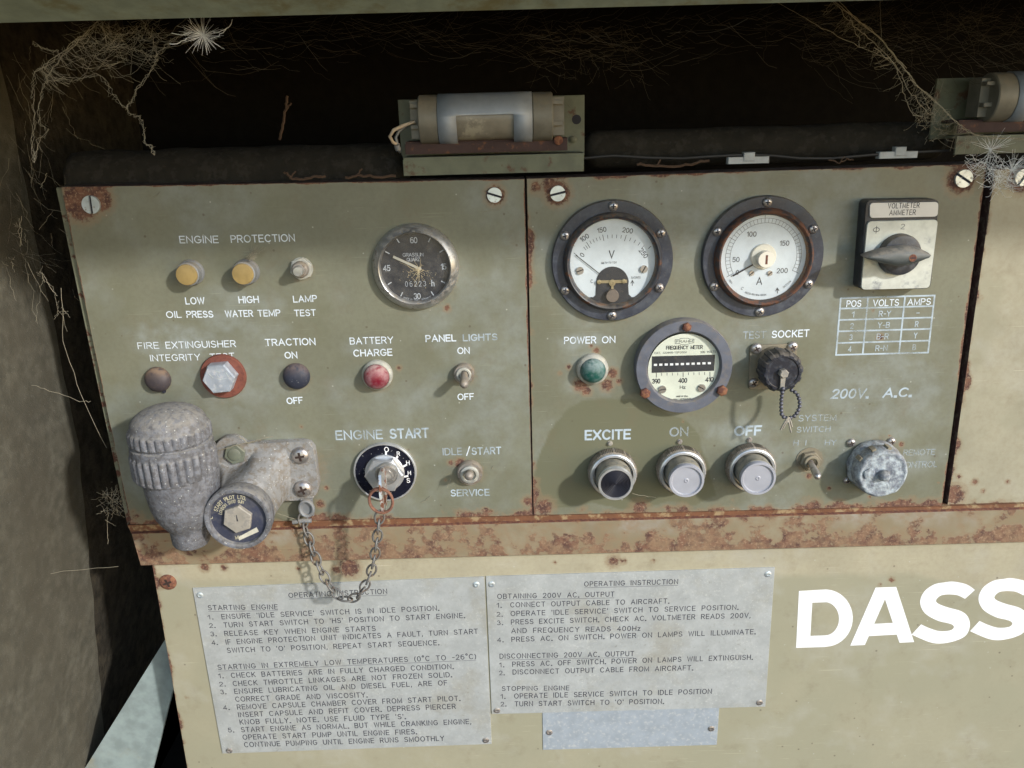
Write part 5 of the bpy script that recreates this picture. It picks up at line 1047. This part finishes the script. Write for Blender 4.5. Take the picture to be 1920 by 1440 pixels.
# push buttons
me = lambda a, b: (980 + a / 4.571, 760 + b / 4.571)
for bx, by, fx, fy, pgx, pgy, kind, lab in ((1148, 881, 1154.5, 908, 1144, 831.8, 0, 'push button with black ridged face below the word EXCITE'), (1278, 880, 1287.5, 902.5, 1275, 828.5, 1, 'pale-faced push button below the word ON, between two others'), (1406, 878, 1422, 898, 1406, 825, 1, 'pale-faced push button below the word OFF, nearest the toggle')):
    t = T('push_button', lab, 'button', fx, fy, 27, 'round push buttons'); k = kk(fx, fy, 14)
    kn = lambda a, r, p: .28 * (1 if int(a * 90 / math.pi) % 2 else -1) if r > 43.5 * k else 0
    mb = MB(); mb.lathe([(40 * k, 0), (44 * k, .2), (45.5 * k, 1.5), (45.5 * k, 9.5), (43.4 * k, 10.6)], seg=180, mod=kn); mb.build('knurled_ring', 'knurl', t.o, 25)
    mb = MB(); mb.lathe([(43.6 * k, 10.2), (43 * k, 12.2), (41.5 * k, 12.6), (37.5 * k, 12.4), (36.8 * k, 11), (36.8 * k, 5), (30 * k, 5)], seg=64); mb.build('bezel', 'brightrim', t.o)
    mb = MB(); mb.lathe([(33 * k, 4), (33 * k, 22.5), (31.5 * k, 22.8), (31.5 * k, 23.6), (32.6 * k, 23.8)], seg=64); mb.build('plunger', 'sleeve', t.o)
    mb = MB(); mb.lathe([(32.6 * k, 23.6), (32.6 * k, 26.4), (31.8 * k, 27.2), (28 * k, 27.2), (27.4 * k, 26.6)], seg=64); mb.build('rim', 'paleplastic' if kind else 'brightrim', t.o)
    pr = [(27.6 * k, 26.5)]
    if kind == 0:
        for i in range(22): pr.append(((27 - i * 1.2) * k, 26.3 + (.55 if i % 2 else 0)))
    else: pr += [(26 * k, 25.9), (5 * k, 25.9), (3.5 * k, 26.3), (2 * k, 26.3), (1.5 * k, 25.8)]
    mb = MB(); mb.lathe(pr + [(.01, pr[-1][1])], seg=56)
    mb.build('lens', 'paleplastic' if kind else 'excite', t.o, 20)
    x, z = t.l(pgx, pgy, 1); mb = MB(); mb.lathe([(5.2 * k, 0), (5.2 * k, .5), (4 * k, .5), (4 * k, 1.8), (3.2 * k, 2.2), (.01, 2.2)], x, z, seg=20); mb.build('locating_peg', 'hexgrey' if kind == 0 else 'nickel', t.o)

# remote control socket
mr = lambda a, b: (1320 + a / 4, 680 + b / 4)
t = T('remote_socket', 'white corroded round socket cap beside the words REMOTE CONTROL', 'socket', *mr(1345, 838), 20); k = kk(*mr(1345, 838), 18)
mb = MB(); x0_, z0_ = t.l(*mr(1278, 755), 4)
wob = lambda a, r, p: .9 * noise.noise(Vector((math.cos(a) * 3, math.sin(a) * 3, p * .12 + r * .05))) if r > 2 else 0
prof = [(51 * k, 1), (52 * k, 3), (51.5 * k, 6), (49 * k, 7.5), (48 * k, 9), (49 * k, 10), (48.5 * k, 15), (47 * k, 18.6), (45 * k, 20), (41 * k, 20.4), (39 * k, 19.8), (33 * k, 19.8), (31 * k, 20.2), (20 * k, 20), (.01, 20)]
mb.lathe(prof, 0, 0, 96, wob)
mb.build('cap', 'corroded', t.o, 60)
mb = MB(); x, z = t.l(*mr(1352, 846), 22); mb.lathe([(10.5 * k, 19.5), (10.5 * k, 23), (8.5 * k, 25), (4 * k, 25.8), (.01, 26)], x, z, 28, wob); mb.lathe([(10 * k, 19.5), (10 * k, 21), (7 * k, 21.6), (.01, 21.6)], *t.l(*mr(1237, 830), 20), seg=20, mod=wob); mb.build('stud', 'corroded', t.o, 60)
mb = MB()
for x_, y_ in ((1262, 640), (1385, 625), (1170, 720)):
    x, z = t.l(*mr(x_, y_), 14); n2 = math.hypot(x, z); ux, uz = x / n2, z / n2; q = 48 * k
    mb.prism([(ux * (q - 2) - uz * 2, uz * (q - 2) + ux * 2), (ux * (q + 1.6) - uz * 1.6, uz * (q + 1.6) + ux * 1.6), (ux * (q + 1.6) + uz * 1.6, uz * (q + 1.6) - ux * 1.6), (ux * (q - 2) + uz * 2, uz * (q - 2) - ux * 2)], 10, 17, .5)
mb.build('lug', 'tan', t.o)
for x_, y_, r_ in ((1109, 606, 8.6), (1411, 596, 8.2), (1076, 890, 7)): phillips('screw', t.o, *t.l(*mr(x_, y_), 2), r_ * k, 0, 'nickel', 15, 2.6, 'recess')

# ================================================================== lamps above the panels
t = T('panel_lamp', 'tubular lamp on a rusty bracket above the join of the two panels', 'lamp', 925, 325, -4, 'tubular panel lamps')
B = t.l
def bx_(mb, px0, px1, py0, py1, p0, p1, ch=.3):
    a = B(px0, py1, p1); b = B(px1, py0, p1); mb.box(a[0], b[0], p0, p1, a[1], b[1], ch)
mb = MB(); bx_(mb, 753, 1096, 178, 300, -36, -34); bx_(mb, 757, 1095, 291, 330, -6, -4.2); mb.box(B(757, 300, -5)[0] + .01, B(1095, 300, -5)[0] - .01, -36, -5, B(925, 291, -5)[1] - 2, B(925, 291, -5)[1] - .2); mb.build('bracket', 'bracket', t.o)
mb = MB(); x, z = B(1081, 224, -34); mb.lathe([(3.4, -33.9), (.01, -33.85)], x, z, 24); mb.build('hole', 'slot', t.o)
mb = MB(); bx_(mb, 760, 1064, 262, 290, -9, -7.5); mb.box(B(760, 262, -8)[0] + .01, B(1064, 262, -8)[0] - .01, -33.9, -8.9, B(900, 262, -8)[1] - 2.2, B(900, 262, -8)[1] - .2); mb.build('mount_plate', 'brackrust', t.o)
for px, py, r_, m in ((1047, 263, 3.2, 'rust'), (1080, 264, 2.6, 'bracket')):
    x, z = B(px, py, -6); pp = -7.5 if m == 'rust' else -34; mb = MB(); mb.lathe([(r_, pp), (r_, pp + 1.6), (r_ * .6, pp + 2.4), (.01, pp + 2.5)], x, z, 20); mb.build('rivet', m, t.o)
xa = B(783, 222, 2)[0]; pl_ = -9.0; cz = (B(900, 181, 2)[1] + B(900, 262, 2)[1]) / 2; RL = 16.4
def cyl(name, px0, px1, r, m, caps=True, r2=None):
    a = B(px0, 222, 2)[0]; b = B(px1, 222, 2)[0]; m_ = MB(); e = .8
    rings = [[(x, pl_ + rr * math.cos(u), cz + rr * math.sin(u)) for u in (2 * math.pi * j / 64 for j in range(64))] for x, rr in ((a, r - e), (a + e, r), (b - e, r), (b, r - e))]
    m_.loft(rings, caps, caps); return m_.build(name, m, t.o, 40)
cyl('end_cap', 784, 822, RL, 'lampgrey'); cyl('end_cap', 998, 1037, RL, 'lampgrey')
cyl('lamp_tube', 806, 1010, RL - 1.6, 'lampwin')
# sleeve with a window cut in its front
a = B(821, 222, 2)[0]; b = B(998, 222, 2)[0]; wa = B(856, 222, 2)[0]; wb = B(963, 222, 2)[0]; mb = MB()
us = [2 * math.pi * j / 96 for j in range(97)]; xs = [a, wa, wb, b]; rr = RL + .5
zt_ = B(900, 215, 4)[1] - cz; utop = math.asin(max(-1, min(1, zt_ / rr)))
for i in range(3):
    for j in range(96):
        u = (us[j] + us[j + 1]) / 2; uu = (u + math.pi) % (2 * math.pi) - math.pi
        if i == 1 and -1.75 < uu < utop: continue
        mb.add([(x, pl_ + r_ * math.cos(v), cz + r_ * math.sin(v)) for x, v, r_ in ((xs[i], us[j], rr), (xs[i + 1], us[j], rr), (xs[i + 1], us[j + 1], rr), (xs[i], us[j + 1], rr))], [(0, 1, 2, 3)])
bmv = mb.build('sleeve', 'lampsteel', t.o, 80, weld=True); sm = bmv.modifiers.new('thickness', 'SOLIDIFY'); sm.thickness = .0008; sm.offset = -1
xe = B(786, 222, 2)[0]; xf = B(1035, 222, 2)[0]
for e0, e1 in ((xf - .5, xf + 9), (xe - 7, xe + .5)):
    mb = MB(); mb.box(e0, e1, pl_ - 13, pl_ + 3, cz - 13, cz + 13, .5)
    for s in (.55, -.3): mb.box(e0 + .5, e1 - 1, pl_ + 2, pl_ + 9, cz + RL * s - 1.2, cz + RL * s + 1.6, .4)
    mb.build('terminal', 'lampgrey', t.o)
mb = MB(); mb.tube([t.l3(778, 228, -2), t.l3(755, 236, 0), t.l3(738, 244, 0), t.l3(731, 256, -2), t.l3(737, 267, -5), t.l3(748, 272, -10)], 1.2, 8); mb.build('wire', 'wirewhite', t.o, 80)
mb = MB(); mb.tube([t.l3(765, 235, -10), t.l3(748, 246, -8), t.l3(742, 258, -8), t.l3(746, 275, -8), t.l3(750, 285, -14)], 1.1, 8); mb.tube([t.l3(744, 272, -5), t.l3(747, 281, -6)], 2.2, 8); mb.build('wire', 'greybezel', t.o, 80)
o2 = copy_tree(t.o)
for ch in kids(o2):
    nm = ch.name.split('.')[0]
    if nm == 'wire': bpy.data.objects.remove(ch)
    elif nm in ('end_cap', 'lamp_tube', 'sleeve', 'terminal'): ch.location.x += .006
dx = U(1765, 138, -35)[0] - U(753, 178, -35)[0]; dz = U(1765, 138, -35)[1] - U(753, 178, -35)[1]
o2.location = (t.o.location.x + dx * .001, 0, t.o.location.z + dz * .001); o2['label'] = 'tubular lamp at the right edge of the photo, cobweb strand across its bracket'

# wiring along the top of the meter panel
tag(MB().tube([(U(a, b, -16)[0], -16, U(a, b, -16)[1]) for a, b in ((1090, 297), (1150, 292), (1220, 296), (1280, 297), (1340, 293), (1400, 290), (1450, 292), (1500, 297), (1560, 297), (1640, 290), (1700, 286), (1790, 282))], 1.0, 6).build('cable', 'wireblack'), 'thin black cable running behind the top of the meter panel', 'cable')
for x0_, x1_, py, lab in ((1365, 1443, 300, 'white cable connector on the panel top, nearer the middle lamp'), (1648, 1722, 290, 'white cable connector on the panel top, nearer the right lamp')):
    a = U(x0_, py + 8, -14); b = U(x1_, py - 7, -14); mb = MB(); mb.box(a[0], b[0], -20, -14, a[1], b[1], .6); mb.box(a[0] + 11, a[0] + 19, -19, -13.2, b[1] - 3, b[1] + 3.2, .5)
    tag(mb.build('connector', 'connector'), lab, 'connector', 'cable connectors')

# ================================================================== cobwebs, seed heads, twigs
rnd = random.Random(11)
def V(px, py, p): a, b = U(px, py, p); return Vector((a, p, b))
def strand(mb, A, B_, r, sag=.06, jit=.03, n=9):
    L = (B_ - A).length; pts = []; ph = [rnd.uniform(-1, 1) for _ in range(6)]
    for i in range(n + 1):
        s = i / n; q = A.lerp(B_, s); q = q + Vector((0, 0, -sag * L * 4 * s * (1 - s)))
        w_ = math.sin(math.pi * s)
        q = q + Vector((rnd.gauss(0, jit), rnd.gauss(0, jit), rnd.gauss(0, jit))) * L * w_ + Vector((ph[0] * math.sin(6 * s), ph[1] * math.sin(5 * s), ph[2] * math.sin(7 * s))) * L * .015 * w_; pts.append(q)
    mb.tube(pts, r, 3); return pts
def path(mb, pts, p, r, wob=1.0, dp=0):
    out = []
    for i in range(len(pts) - 1):
        for k in range(5):
            s = k / 5; out.append(V(pts[i][0] * (1 - s) + pts[i + 1][0] * s + rnd.gauss(0, wob), pts[i][1] * (1 - s) + pts[i + 1][1] * s + rnd.gauss(0, wob), p + dp * (i + s) / len(pts)))
    out.append(V(*pts[-1], p + dp)); mb.tube(out, r, 4); return out
# left hanging web
mb = MB(); H = 120
for pts, r in (([(190, 35), (160, 62), (132, 85), (100, 112), (64, 136)], .42), ([(186, 48), (150, 75), (118, 105), (90, 140), (80, 170), (72, 205)], .3), ([(64, 136), (62, 180), (64, 215), (60, 260), (64, 305)], .3),
               ([(85, 155), (120, 148), (160, 146), (185, 140)], .32), ([(185, 140), (205, 165), (220, 190), (238, 203)], .3), ([(238, 203), (248, 185), (262, 160), (285, 128), (296, 110)], .35), ([(190, 40), (200, 80), (215, 85), (240, 90), (262, 95), (285, 108)], .28),
               ([(240, 200), (243, 215), (262, 220), (268, 232), (272, 268), (285, 275), (290, 290)], .3), ([(290, 108), (310, 85), (330, 72), (350, 62)], .28), ([(72, 205), (78, 235), (90, 245), (72, 265), (64, 300)], .25), ([(265, 35), (285, 70), (296, 108)], .22), ([(60, 80), (85, 92), (110, 95)], .3)):
    for q_ in range(3): path(mb, pts, H + rnd.uniform(-3, 3), r * .27, 2.6)
for i in range(230):
    a = (rnd.uniform(150, 300), rnd.uniform(40, 120)); b = (a[0] + rnd.gauss(0, 36), a[1] + rnd.gauss(0, 26)); strand(mb, V(*a, H + rnd.uniform(-14, 14)), V(*b, H + rnd.uniform(-14, 14)), rnd.uniform(.035, .075), rnd.uniform(0, .12), .02, 7)
for i in range(60):
    s = rnd.random(); a = (190 - 126 * s + rnd.gauss(0, 4), 40 + 96 * s + rnd.gauss(0, 4)); b = (a[0] + rnd.uniform(10, 60), a[1] + rnd.uniform(15, 50)); strand(mb, V(*a, H), V(*b, H + rnd.uniform(-8, 8)), .07, .08, .02, 6)
tag(mb.build('cobweb', 'web'), 'torn tan cobweb hanging under the hatch at the top left', 'cobweb', 'cobwebs')
# long strand at the right
mb = MB(); H = 75
mains = [(1560, 0), (1600, 32), (1650, 72), (1690, 122), (1720, 160), (1760, 195), (1790, 225), (1810, 244), (1840, 255), (1880, 259), (1940, 262)]
path(mb, mains, H, .26, .9, -60); path(mb, mains, H - 2, .13, 2.0, -60); path(mb, mains, H + 2, .12, 2.4, -60); path(mb, [(1566, -4), (1606, 36), (1655, 78), (1700, 128)], H, .2, 1.2, -25)
path(mb, [(1560, 2), (1590, 35), (1620, 65), (1660, 100), (1690, 135), (1700, 165), (1725, 195), (1745, 215)], H, .22, 1.4, -40); path(mb, [(1590, 30), (1612, 70), (1612, 90), (1640, 80)], H, .15, 1.5, -10)
path(mb, [(1640, 90), (1675, 118), (1690, 150), (1697, 185), (1710, 215), (1728, 218), (1742, 202), (1725, 188)], H, .18, 1.4, -40); path(mb, [(1460, 6), (1510, 35), (1560, 62), (1610, 88), (1640, 98), (1672, 118)], H, .13, 1.0, -15)
path(mb, [(1700, 160), (1705, 150), (1728, 170), (1745, 205), (1752, 230)], H, .15, 1.5, -40); path(mb, [(1650, -5), (1651, 40), (1653, 70)], H, .12, .4)
for i in range(190):
    s = rnd.random(); q = s * 9; j = int(q); a = (mains[j][0] + (mains[j + 1][0] - mains[j][0]) * (q - j), mains[j][1] + (mains[j + 1][1] - mains[j][1]) * (q - j))
    b = (a[0] - abs(rnd.gauss(0, 22)), a[1] + abs(rnd.gauss(0, 20))); strand(mb, V(*a, H - 60 * s), V(*b, H - 60 * s + rnd.uniform(-8, 8)), rnd.uniform(.04, .10), .05, .03, 6)
for i in range(70): a = (1745 + rnd.gauss(0, 14), 225 + rnd.gauss(0, 20)); strand(mb, V(*a, 25), V(a[0] + rnd.gauss(0, 16), a[1] + rnd.gauss(0, 16), 25 + rnd.uniform(-6, 6)), .1, .05, .05, 6)
tag(mb.build('cobweb', 'web'), 'long tan cobweb strand slanting down to the right-hand lamp', 'cobweb', 'cobwebs')
# fine webs under the hatch and beside the wall
mb = MB()
for i in range(420):
    px = rnd.uniform(250, 1980); py = 40 + abs(rnd.gauss(0, 42)) - px * .012; p = rnd.uniform(-40, 130); L = rnd.uniform(20, 150)
    a = rnd.gauss(0.0, .5); strand(mb, V(px, py, p), V(px + L * math.cos(a), py + L * math.sin(a) * .7, p + rnd.uniform(-25, 25)), rnd.uniform(.04, .10), rnd.uniform(0, .12), .03, 5)
for i in range(260):
    px = rnd.uniform(1500, 1960); py = rnd.uniform(0, 130); p = rnd.uniform(-30, 60); L = rnd.uniform(20, 110); a = rnd.gauss(0, .6); strand(mb, V(px, py, p), V(px + L * math.cos(a), py + L * math.sin(a), p + rnd.uniform(-15, 15)), rnd.uniform(.04, .09), .06, .03, 5)
for i in range(150):
    px = rnd.uniform(1000, 1220); py = rnd.uniform(50, 150); p = rnd.uniform(20, 60); a = rnd.uniform(0, 6.28); L = rnd.uniform(10, 70); strand(mb, V(px, py, p), V(px + L * math.cos(a), py + L * math.sin(a) * .6, p), rnd.uniform(.04, .09), .05, .04, 5)
o = mb.build('web_mass', 'webdark'); tag(o, 'matted grey cobwebs clinging under the raised hatch', 'cobweb', None, 'stuff')
mb = MB(); XW = XL
for i in range(70):
    px = rnd.uniform(0, 110) + rnd.uniform(0, 40); py = rnd.uniform(80, 560); p = rnd.uniform(-40, 10); L = rnd.uniform(15, 110); a = rnd.gauss(1.1, .5); strand(mb, V(px, py, p), V(px + L * math.cos(a), py + L * math.sin(a), p + rnd.uniform(-10, 10)), rnd.uniform(.04, .08), .04, .03, 6)
for pts in ([(40, 405), (36, 440), (42, 460)], [(35, 410), (40, 430), (38, 462)], [(76, 352), (84, 340), (88, 325)], [(75, 510), (85, 520), (95, 540), (108, 555)], [(60, 722), (100, 735), (150, 752), (170, 752)], [(115, 540), (118, 640), (150, 740), (200, 840)], [(0, 1085), (120, 1072), (222, 1062)], [(202, 950), (201, 990), (202, 1020)]): path(mb, pts, -5, .17, 1.0)
for i in range(70): a = (212 + rnd.gauss(0, 11), 940 + rnd.gauss(0, 14)); strand(mb, V(*a, -2), V(a[0] + rnd.gauss(0, 14), a[1] + rnd.gauss(0, 14), rnd.uniform(-6, 2)), .13, .05, .05, 6)
for c0_ in ((20, 490), (76, 516), (112, 582), (40, 430)):
    for i in range(9): a = (c0_[0] + rnd.gauss(0, 5), c0_[1] + rnd.gauss(0, 5)); strand(mb, V(*a, -8), V(a[0] + rnd.gauss(0, 10), a[1] + rnd.gauss(0, 8), -8), .10, .05, .06, 5)
tag(mb.build('cobweb', 'web'), 'wispy cobweb stretched between the side wall and the engine panel', 'cobweb', 'cobwebs')
# threads and dust on the panels
mb = MB()
for i in range(26):
    px, py = rnd.uniform(470, 490), rnd.uniform(462, 492); strand(mb, V(470 + rnd.gauss(0, 5), 484 + rnd.gauss(0, 5), 8), V(482 + rnd.gauss(0, 8), 468 + rnd.gauss(0, 8), 6 + rnd.uniform(-4, 4)), .13, .05, .08, 7)
tag(mb.build('cobweb', 'web'), 'small frayed tuft of web above the HIGH WATER TEMP lamp', 'cobweb', 'cobwebs')
mb = MB()
for a, b, p in (((410, 845), (465, 830), 10), ((465, 830), (490, 826), 10), ((465, 832), (512, 818), 8), ((448, 818), (466, 832), 9)): path(mb, [a, ((a[0] + b[0]) / 2, (a[1] + b[1]) / 2 - 1), b], p, .28, .6)
for a, b, p in (((520, 962), (560, 975), 8), ((790, 943), (808, 930), .6), ((922, 880), (925, 874), .6), ((838, 915), (845, 898), 8), ((1185, 925), (1230, 933), 12), ((900, 398), (935, 392), .6), ((286, 372), (300, 360), .6), ((1070, 452), (1078, 462), 6)): strand(mb, V(*a, p), V(*b, p), .18, .02, .02, 6)
tag(mb.build('cobweb', 'web'), 'loose tan web threads caught on the pump and the panel faces', 'cobweb', 'cobwebs')
def seed(px, py, p, n, R0, lab, seed_, lean=(0, 0), both=None):
    rn = random.Random(seed_); mb = MB(); c0 = V(px, py, p)
    for i in range(n):
        d = Vector((rn.gauss(0, 1) + lean[0], abs(rn.gauss(0, .6)), rn.gauss(0, 1) + lean[1])).normalized(); L = R0 * rn.uniform(.5, 1.1); bend = Vector((rn.gauss(0, 1), rn.gauss(0, .5), rn.gauss(0, 1))) * L * .14
        mb.tube([c0 + d * L * s + bend * s * s for s in (0, .25, .5, .75, 1)], .11, 3, .5)
    mb.ball(tuple(c0), .7, 8); tag(mb.build('seed_head', 'fluff'), lab, 'seed fluff', 'thistledown seed heads')
seed(381, 66, 128, 90, 11, 'starry white seed head caught below the hatch at upper left', 5)
mb = MB()
for a, b in (((355, 60), (322, 62)), ((350, 72), (318, 82)), ((395, 72), (426, 52)), ((430, 50), (436, 36)), ((360, 45), (352, 25)), ((400, 60), (432, 48)), ((345, 66), (360, 60))): strand(mb, V(*a, 128), V(*b, 128), .2, .1, .03, 7)
tag(mb.build('cobweb', 'fluff'), 'white threads of web on either side of the starry seed head', 'cobweb', 'cobwebs')
seed(1857, 281, 22, 44, 15, 'white seed head resting just under the right-hand lamp bracket', 6, (-.1, .1))
mb = MB()
for cxp, cyp, n_, R_ in ((1868, 322, 34, 40), (1845, 305, 26, 34), (1872, 345, 26, 30), (1885, 330, 20, 34)):
    for i in range(n_):
        a = rnd.uniform(0, 6.28); q = (cxp + rnd.gauss(0, 9), cyp + rnd.gauss(0, 7)); L = R_ * rnd.uniform(.5, 1.5); strand(mb, V(*q, 8 + rnd.uniform(-6, 8)), V(q[0] + L * math.cos(a), q[1] + .7 * L * math.sin(a), 8 + rnd.uniform(-6, 10)), .11, rnd.uniform(-.25, .3), .02, 9)
tag(mb.build('seed_head', 'fluff'), 'thick tangle of white fluff on the corner of the meter panel', 'seed fluff', 'thistledown seed heads')
seed(1897, 318, 10, 60, 14, 'loose white fluff beside the screw at the right edge of the photo', 8, (.1, .2))
for pts, r, lab, p in (([(538, 180), (537, 205), (530, 235), (524, 262)], .9, 'upright brown twig standing in the dark above the engine panel', -30), ([(533, 322), (545, 333), (570, 336), (590, 331), (610, 330)], .9, 'curved brown twig lying on top of the engine panel', -8),
               ([(648, 334), (670, 328), (700, 332), (742, 330)], .9, 'brown twig on the panel top just left of the middle lamp', -6), ([(1195, 308), (1230, 311), (1265, 313), (1290, 308), (1330, 301)], .9, 'rusty brown twig on the panel top right of the middle lamp', -10), ([(1555, 300), (1575, 305), (1590, 297), (1600, 300)], .5, 'tiny forked twig on the panel top between the two connectors', -8)):
    mb = MB(); path(mb, pts, p, r, .9); path(mb, [pts[1], (pts[1][0] + 9, pts[1][1] - 12)], p, r * .6, .6); tag(mb.build('twig', 'twig', angle=80), lab, 'twig', 'dead twigs')
